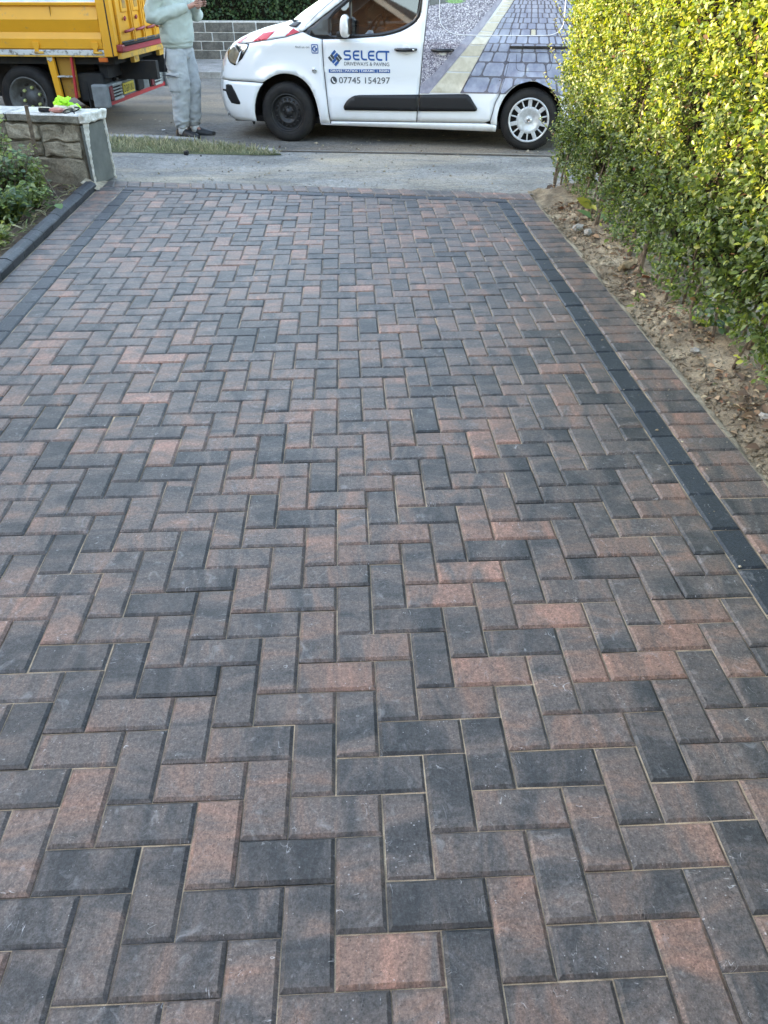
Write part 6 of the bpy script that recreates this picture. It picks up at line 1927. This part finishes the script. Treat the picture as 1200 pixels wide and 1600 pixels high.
def skin_body():
    J, E, Rr = [], [], []
    def j(p, r, par=None):
        J.append(p); Rr.append(r if isinstance(r, tuple) else (r, r))
        if par is not None: E.append((par, len(J) - 1))
        return len(J) - 1
    pel = j((0, 0, 0.97), (0.13, 0.11))
    wai = j((0.0, 0, 1.12), (0.125, 0.10), pel); che = j((0.01, 0, 1.34), (0.15, 0.11), wai); nk = j((0.0, 0, 1.52), 0.058, che)
    hb = j((0.03, 0, 1.60), 0.062, nk); hm = j((0.055, 0, 1.70), 0.088, hb); ht = j((0.05, 0, 1.79), 0.068, hm)
    nose = j((0.150, 0, 1.665), 0.014, hm)
    for sg in (-1, 1):
        ear = j((0.045, sg * 0.088, 1.685), 0.017, hm)
        sh = j((-0.005, sg * 0.185, 1.46), 0.06, che)
        el = j((-0.13 if sg < 0 else 0.10, sg * (0.25 if sg < 0 else 0.27), 1.205 if sg < 0 else 1.195), 0.042, sh)
        wr = j((0.235 if sg < 0 else 0.255, sg * 0.085, 1.285), 0.028, el)
        pm = j((0.300, sg * 0.052, 1.305), (0.030, 0.020), wr)
        for k, (dy, l, r) in enumerate(((0.026, 0.070, 0.0088), (0.008, 0.078, 0.0092), (-0.010, 0.074, 0.0088), (-0.026, 0.058, 0.0078))):
            a = j((0.325 + 0.004 * k, sg * (0.052 + 0.014), 1.318 + dy), r, pm)
            b = j((0.325 + l * 0.62, sg * (0.052 + 0.012), 1.322 + dy * 1.05), r, a)
            j((0.325 + l * 0.85, sg * (0.052 - 0.018), 1.324 + dy * 1.05), r * 0.85, b)
        t1 = j((0.305, sg * 0.028, 1.338), 0.0105, pm); t2 = j((0.335, sg * 0.010, 1.362), 0.0098, t1); j((0.358, sg * 0.002, 1.372), 0.0085, t2)
        hip = j((0.0, sg * 0.085, 0.92), 0.09, pel)
        fx = 0.045 if sg > 0 else -0.015
        kn = j((fx * 0.55 + 0.03, sg * 0.085, 0.52), 0.06, hip); an = j((fx - 0.02, sg * 0.085, 0.09), 0.034, kn)
        j((fx + 0.10, sg * 0.09, 0.032), 0.020, an)
    me = bpy.data.meshes.new('body_src')
    me.from_pydata(J, E, [])
    ob = bpy.data.objects.new('body_src', me); COL.objects.link(ob)
    md = ob.modifiers.new('Skin', 'SKIN'); md.use_smooth_shade = True
    if not me.skin_vertices:
        me.attributes.new
    sv = me.skin_vertices[0].data if me.skin_vertices else None
    if sv is None:
        import bmesh as _b
        bm = _b.new(); bm.from_mesh(me); bm.verts.layers.skin.verify(); bm.to_mesh(me); bm.free()
        sv = me.skin_vertices[0].data
    for i, r in enumerate(Rr):
        sv[i].radius = r; sv[i].use_root = (i == 0)
    sb = ob.modifiers.new('Sub', 'SUBSURF'); sb.levels = 2; sb.render_levels = 2
    dg = bpy.context.evaluated_depsgraph_get(); dg.update()
    out = bpy.data.meshes.new_from_object(ob.evaluated_get(dg)); out.name = 'body'
    bpy.data.objects.remove(ob); bpy.data.meshes.remove(me)
    return out

person = link_mesh('person', skin_body(), M['skin'], None, True)
person.location = PER; person.rotation_euler = (0, 0, PROT)
tag(person, 'person in mint sweatshirt and grey work trousers standing by the lorry looking at a phone', 'person')

def ring_loft(bm, secs, n=26):
    """secs: list of (centre, rx, ry, yaw) stacked roughly along z"""
    rings = []
    for c, rx, ry, yw in secs:
        ca, sa = math.cos(yw), math.sin(yw)
        rings.append([bm.verts.new((c[0] + rx * math.cos(2 * math.pi * k / n) * ca - ry * math.sin(2 * math.pi * k / n) * sa, c[1] + rx * math.cos(2 * math.pi * k / n) * sa + ry * math.sin(2 * math.pi * k / n) * ca, c[2])) for k in range(n)])
    for i in range(len(rings) - 1):
        for k in range(n): bm.faces.new((rings[i][k], rings[i][(k + 1) % n], rings[i + 1][(k + 1) % n], rings[i + 1][k]))
    bm.faces.new(list(reversed(rings[0]))); bm.faces.new(rings[-1])

def wrinkle(me, amp, fx, fz, seed, zf=None):
    me.update()
    nr = [v.normal.copy() for v in me.vertices]
    for v, n_ in zip(me.vertices, nr):
        p = v.co
        q = noise.noise(Vector((p.x * fx + seed, p.y * fx, p.z * fz + 1.6 * noise.noise(p * 5)))); q2 = noise.noise(Vector((p.x * fx * 1.9, p.y * fx * 1.9 + seed, p.z * fz * 1.7 + 1.5 * noise.noise(p * 7))))
        w = 0.6 - 1.7 * abs(q) + 0.5 - 1.2 * abs(q2)
        k = 1.0 if zf is None else zf(p)
        v.co = p + n_ * (amp * k * w)

def clothes():
    # sweatshirt
    bm = bmesh.new()
    ring_loft(bm, [((0, 0, 0.915), 0.148, 0.178, 0), ((0.002, 0, 0.945), 0.152, 0.182, 0), ((0.006, 0, 0.965), 0.170, 0.202, 0), ((0.008, 0, 1.05), 0.172, 0.205, 0), ((0.008, 0, 1.18), 0.168, 0.205, 0), ((0.008, 0, 1.32), 0.160, 0.212, 0), ((0.0, 0, 1.43), 0.135, 0.205, 0), ((-0.005, 0, 1.50), 0.095, 0.135, 0), ((0, 0, 1.54), 0.072, 0.078, 0)])
    add_tube(bm, [(-0.005, -0.15, 1.45), (-0.07, -0.215, 1.36), (-0.125, -0.245, 1.245), (-0.125, -0.255, 1.205), (-0.07, -0.24, 1.198), (0.05, -0.185, 1.230), (0.165, -0.125, 1.268), (0.225, -0.092, 1.283)], [0.085, 0.080, 0.074, 0.074, 0.070, 0.060, 0.050, 0.040], 16)
    add_tube(bm, [(-0.005, 0.15, 1.45), (0.03, 0.225, 1.36), (0.085, 0.265, 1.245), (0.10, 0.275, 1.20), (0.13, 0.25, 1.205), (0.15, 0.19, 1.235), (0.20, 0.125, 1.268), (0.24, 0.095, 1.283)], [0.085, 0.080, 0.074, 0.074, 0.070, 0.060, 0.050, 0.040], 16)
    bmesh.ops.recalc_face_normals(bm, faces=bm.faces)
    me = eval_mesh(bm, 'sweatshirt', [('REMESH', dict(mode='VOXEL', voxel_size=0.008)), ('SMOOTH', dict(factor=0.5, iterations=8))])
    wrinkle(me, 0.009, 5, 9, 3.0)
    top = link_mesh('sweatshirt', me, M['hoodie'], person, True)
    bm = bmesh.new()
    ring_loft(bm, [((0, 0, 0.905), 0.151, 0.181, 0), ((0.001, 0, 0.93), 0.1545, 0.1845, 0), ((0.003, 0, 0.955), 0.156, 0.187, 0)], 40)
    bm_obj('waistband', bm, M['hoodie'], top, True)
    for sg in (-1, 1):
        x1 = 0.0 if sg < 0 else 0.015
        tube_obj('cuff', [(0.205 + x1, sg * 0.108, 1.277), (0.238 + x1, sg * 0.088, 1.288)], [0.042, 0.038], M['hoodie'], top, 14)
    # trousers
    bm = bmesh.new()
    ring_loft(bm, [((0.0, 0, 0.80), 0.115, 0.15, 0), ((0.0, 0, 0.86), 0.140, 0.178, 0), ((0, 0, 0.95), 0.142, 0.172, 0), ((0, 0, 1.0), 0.138, 0.168, 0)])
    for sg in (-1, 1):
        fx = 0.045 if sg > 0 else -0.015
        kx = fx * 0.55 + 0.03
        ring_loft(bm, [((fx - 0.02, sg * 0.085, 0.105), 0.060, 0.060, 0), ((fx - 0.02, sg * 0.085, 0.14), 0.070, 0.070, 0), ((fx - 0.015, sg * 0.085, 0.20), 0.086, 0.082, 0), ((fx * 0.8, sg * 0.085, 0.34), 0.096, 0.090, 0), ((kx, sg * 0.086, 0.52), 0.104, 0.096, 0), ((kx * 0.6, sg * 0.092, 0.68), 0.114, 0.104, 0), ((0.0, sg * 0.088, 0.82), 0.125, 0.102, 0), ((0.0, sg * 0.082, 0.90), 0.122, 0.098, 0)], 22)
    bmesh.ops.recalc_face_normals(bm, faces=bm.faces)
    me = eval_mesh(bm, 'trousers', [('REMESH', dict(mode='VOXEL', voxel_size=0.008)), ('SMOOTH', dict(factor=0.5, iterations=7))])
    def zf(p): return 0.7 + 1.3 * max(0, (0.32 - p.z) / 0.25) + 0.5 * math.exp(-((p.z - 0.52) / 0.10) ** 2)
    wrinkle(me, 0.010, 5, 11, 8.0, zf)
    tr = link_mesh('trousers', me, M['trousers'], person, True)
    # cargo pocket and side piping on the near leg
    bm = bmesh.new()
    add_box(bm, (0.0, -0.205, 0.585), (0.155, 0.030, 0.165), 0.012, 2)
    add_box(bm, (0.0, -0.214, 0.668), (0.165, 0.028, 0.040), 0.010, 2)
    bmesh.ops.subdivide_edges(bm, edges=[e for e in bm.edges if e.calc_length() > 0.05], cuts=4, use_grid_fill=True)
    rough_bm(bm, 0.008, 18, 5)
    o = bm_obj('cargo_pocket', bm, M['trousers'], tr, True); o.location = (0.0, 0.025, -0.02)
    tube_obj('pocket_edge', [(-0.11, -0.222, 0.646), (-0.03, -0.234, 0.652), (0.055, -0.222, 0.640)], [0.004, 0.006, 0.004], M['piping'], tr, 6)
    tube_obj('side_piping', [(-0.045, -0.176, 0.91), (-0.055, -0.192, 0.84), (-0.075, -0.196, 0.76), (-0.085, -0.196, 0.69)], [0.006, 0.007, 0.007, 0.005], M['piping'], tr, 6)
    # shoes
    for sg in (-1, 1):
        fx = 0.045 if sg > 0 else -0.015
        bm = bmesh.new()
        secs = [(-0.085, 0.030, 0.075), (-0.06, 0.037, 0.088), (-0.01, 0.040, 0.092), (0.05, 0.042, 0.074), (0.11, 0.048, 0.058), (0.16, 0.046, 0.046), (0.195, 0.030, 0.034)]
        rings = []
        for x, w, h in secs:
            rings.append([bm.verts.new((x, w * math.cos(a), 0.004 + h * max(0, math.sin(a)) ** 0.8 if math.sin(a) > 0 else 0.0)) for a in [2 * math.pi * k / 16 for k in range(16)]])
        for i in range(len(rings) - 1):
            for k in range(16): bm.faces.new((rings[i][k], rings[i][(k + 1) % 16], rings[i + 1][(k + 1) % 16], rings[i + 1][k]))
        bm.faces.new(list(reversed(rings[0]))); bm.faces.new(rings[-1])
        o = bm_obj('shoe', bm, M['shoe'], person, True)
        o.location = (fx - 0.005, sg * 0.088, 0.0); o.rotation_euler = (0, 0, R(14) if sg > 0 else R(-10)); o.scale = (1.12, 1.15, 1.12)
        tube_obj('sock', [(fx - 0.02, sg * 0.085, 0.04), (fx - 0.02, sg * 0.085, 0.135)], [0.050, 0.054], M['sock'], person, 12)
    # hair
    bm = bmesh.new()
    bmesh.ops.create_uvsphere(bm, u_segments=24, v_segments=16, radius=1.0)
    bmesh.ops.delete(bm, geom=[v for v in bm.verts if v.co.z < -0.25 or (v.co.x > 0.55 and v.co.z < 0.35)], context='VERTS')
    for v in bm.verts: v.co = Vector((0.035 + v.co.x * 0.105, v.co.y * 0.094, 1.735 + v.co.z * 0.098)) + noise.noise_vector(v.co * 6) * 0.006
    bm_obj('hair', bm, M['hair'], person, True)
clothes()
# the phone in the hands
ph = box_obj('mobile_phone', (0, 0, 0), (0.012, 0.072, 0.15), M['phone'], None, 0.004)
pm_ = Matrix.Translation(PER) @ Matrix.Rotation(PROT, 4, 'Z') @ Matrix.Translation((0.352, 0.0, 1.345)) @ Matrix.Rotation(R(35), 4, 'Y')
ph.matrix_world = pm_
tag(ph, 'black mobile phone held in both hands of the person', 'phone')

# ------------------------------------------------------------------ bungalow mirrored in the van, plus unseen houses and trees added for shade
M['brick'] = simple('house_brick', (0.30, 0.17, 0.105), 0.9, 0.2, c2=(0.21, 0.115, 0.075), scale=3, bump=0.3, bscale=30)
M['tile'] = simple('roof_tile', (0.27, 0.165, 0.10), 0.85, 0.2, c2=(0.17, 0.10, 0.07), scale=2, bump=0.5, bscale=12)
M['fascia'] = simple('white_fascia', (0.72, 0.70, 0.66), 0.5, 0.4)
def house(label, x0, x1, y0, y1, eave, ridge, along_y, win):
    """gabled house standing on the ground sheet"""
    cx, cy = (x0 + x1) / 2, (y0 + y1) / 2
    root = empty('house', (cx, cy, 0)); tag(root, label, 'house')
    hx, hy = (x1 - x0) / 2, (y1 - y0) / 2
    z0 = -0.45
    V = [(-hx, -hy, z0), (hx, -hy, z0), (hx, hy, z0), (-hx, hy, z0), (-hx, -hy, eave), (hx, -hy, eave), (hx, hy, eave), (-hx, hy, eave)]
    F = [(0, 1, 5, 4), (1, 2, 6, 5), (2, 3, 7, 6), (3, 0, 4, 7)]
    if along_y:
        V += [(0, -hy, ridge - 0.05), (0, hy, ridge - 0.05)]; F += [(4, 5, 8), (6, 7, 9)]
    else:
        V += [(-hx, 0, ridge - 0.05), (hx, 0, ridge - 0.05)]; F += [(7, 4, 8), (5, 6, 9)]
    mesh_obj('wall', V, F, M['brick'], root)
    ov = 0.35
    for sg in (-1, 1):
        if along_y:
            sl = (ridge - eave) / hx
            P = [(sg * (hx + ov), -hy - ov, eave - sl * ov), (sg * (hx + ov), hy + ov, eave - sl * ov), (0, hy + ov, ridge), (0, -hy - ov, ridge)]
        else:
            sl = (ridge - eave) / hy
            P = [(-hx - ov, sg * (hy + ov), eave - sl * ov), (hx + ov, sg * (hy + ov), eave - sl * ov), (hx + ov, 0, ridge), (-hx - ov, 0, ridge)]
        V = P + [(p[0], p[1], p[2] + 0.10) for p in P]
        mesh_obj('roof', V, [(0, 1, 2, 3), (4, 5, 6, 7), (0, 1, 5, 4), (1, 2, 6, 5), (2, 3, 7, 6), (3, 0, 4, 7)], M['tile'], root)
        for a, b in ((0, 3), (1, 2)):
            p, q = Vector(P[a]), Vector(P[b])
            tube_obj('bargeboard', [p + Vector((0, 0, 0.02)), q + Vector((0, 0, 0.02))], 0.10, M['fascia'], root, 4, False)
    for (px, py, pz, sx, sy, sz) in win:
        w = box_obj('window', (px, py, pz), (sx, sy, sz), M['fascia'], root, 0.01)
        box_obj('pane', (px + (0.03 if sx < sy and px > 0 else -0.03 if sx < sy else 0), py + (0.03 if sy < sx and py > 0 else -0.03 if sy < sx else 0), pz), (sx - (0.16 if sx > sy else 0), sy - (0.16 if sy > sx else 0), sz - 0.16), M['glossblack'], w, 0)
    return root
house('added brick house out of view left, blocking the sun from the driveway', -19.5, -10.5, -1.5, 11.0, 5.1, 8.5, True,
      [(4.5, -3, 1.6, 0.08, 1.6, 1.3), (4.5, 2.5, 1.6, 0.08, 1.6, 1.3), (4.5, -3, 3.2, 0.08, 1.4, 0.9)])  # added for its shadow; the ridge height sets the sunlit edge on the hedge
house('gabled brick bungalow standing behind the photographer', -13.5, -3.6, -17.0, -8.5, 2.6, 5.4, True,
      [(-2.5, 4.25, 1.3, 2.2, 0.08, 1.4), (1.5, 4.25, 1.3, 2.6, 0.08, 1.4)])
house('added two-storey brick house behind the camera, blocking sky light on the driveway', -1.7, 7.0, -12.0, -3.4, 5.0, 7.6, False,
      [(-2.5, 4.3, 1.4, 2.2, 0.08, 1.4), (2.5, 4.3, 1.4, 2.2, 0.08, 1.4), (-2.5, 4.3, 3.9, 1.8, 0.08, 1.2), (2.5, 4.3, 3.9, 1.8, 0.08, 1.2)])  # added occluder: cuts sky light from behind so near-facing chamfers go dark
def tree(label, loc, h, r, n):
    root = empty('added_shade_tree', loc); tag(root, label, 'tree')
    bm = bmesh.new()
    add_tube(bm, [(0, 0, -0.5), (0.05, 0, h * 0.25), (0.0, 0.1, h * 0.5), (0.1, 0, h * 0.8)], [0.24, 0.19, 0.13, 0.04], 10)
    for k in range(9):
        a = k * 2.4; z = h * (0.3 + 0.05 * k)
        add_tube(bm, [(0, 0, z), (r * 0.4 * math.cos(a), r * 0.4 * math.sin(a), z + 0.7), (r * 0.8 * math.cos(a), r * 0.8 * math.sin(a), z + 1.2)], [0.08, 0.05, 0.02], 6)
    bm_obj('trunk', bm, M['bark'], root, True)
    d = unit(RNG.normal(0, 1, (n, 3))); rad = r * RNG.uniform(0.25, 1.0, n) ** 0.5
    pos = d * rad[:, None]; pos[:, 2] = pos[:, 2] * 0.75 + h * 0.62
    tag(leaf_cloud('crown', pos, unit(RNG.normal(0, 1, (n, 3))), unit(RNG.normal(0, 1, (n, 3))), RNG.uniform(0.15, 0.34, n), pick([(0.04, 0.09, 0.025), (0.06, 0.12, 0.03)], n), M['weed'], root, 0.7), kind='stuff')
tree('added unseen tree on the near verge, shading the footway', (-11.2, 12.2, -0.10), 7.6, 3.2, 26000)  # added so that its crown keeps the sun off the footway
tree('added unseen tree by the far pavement, shading the far road', (-10.5, 18.0, -0.05), 7.5, 3.4, 9000)  # added so that the road beyond the lorry lies in shade
tree('second added unseen tree by the far pavement, shading the far road', (-16.5, 19.0, -0.05), 8.0, 3.8, 9000)  # added to widen the shade on the far road
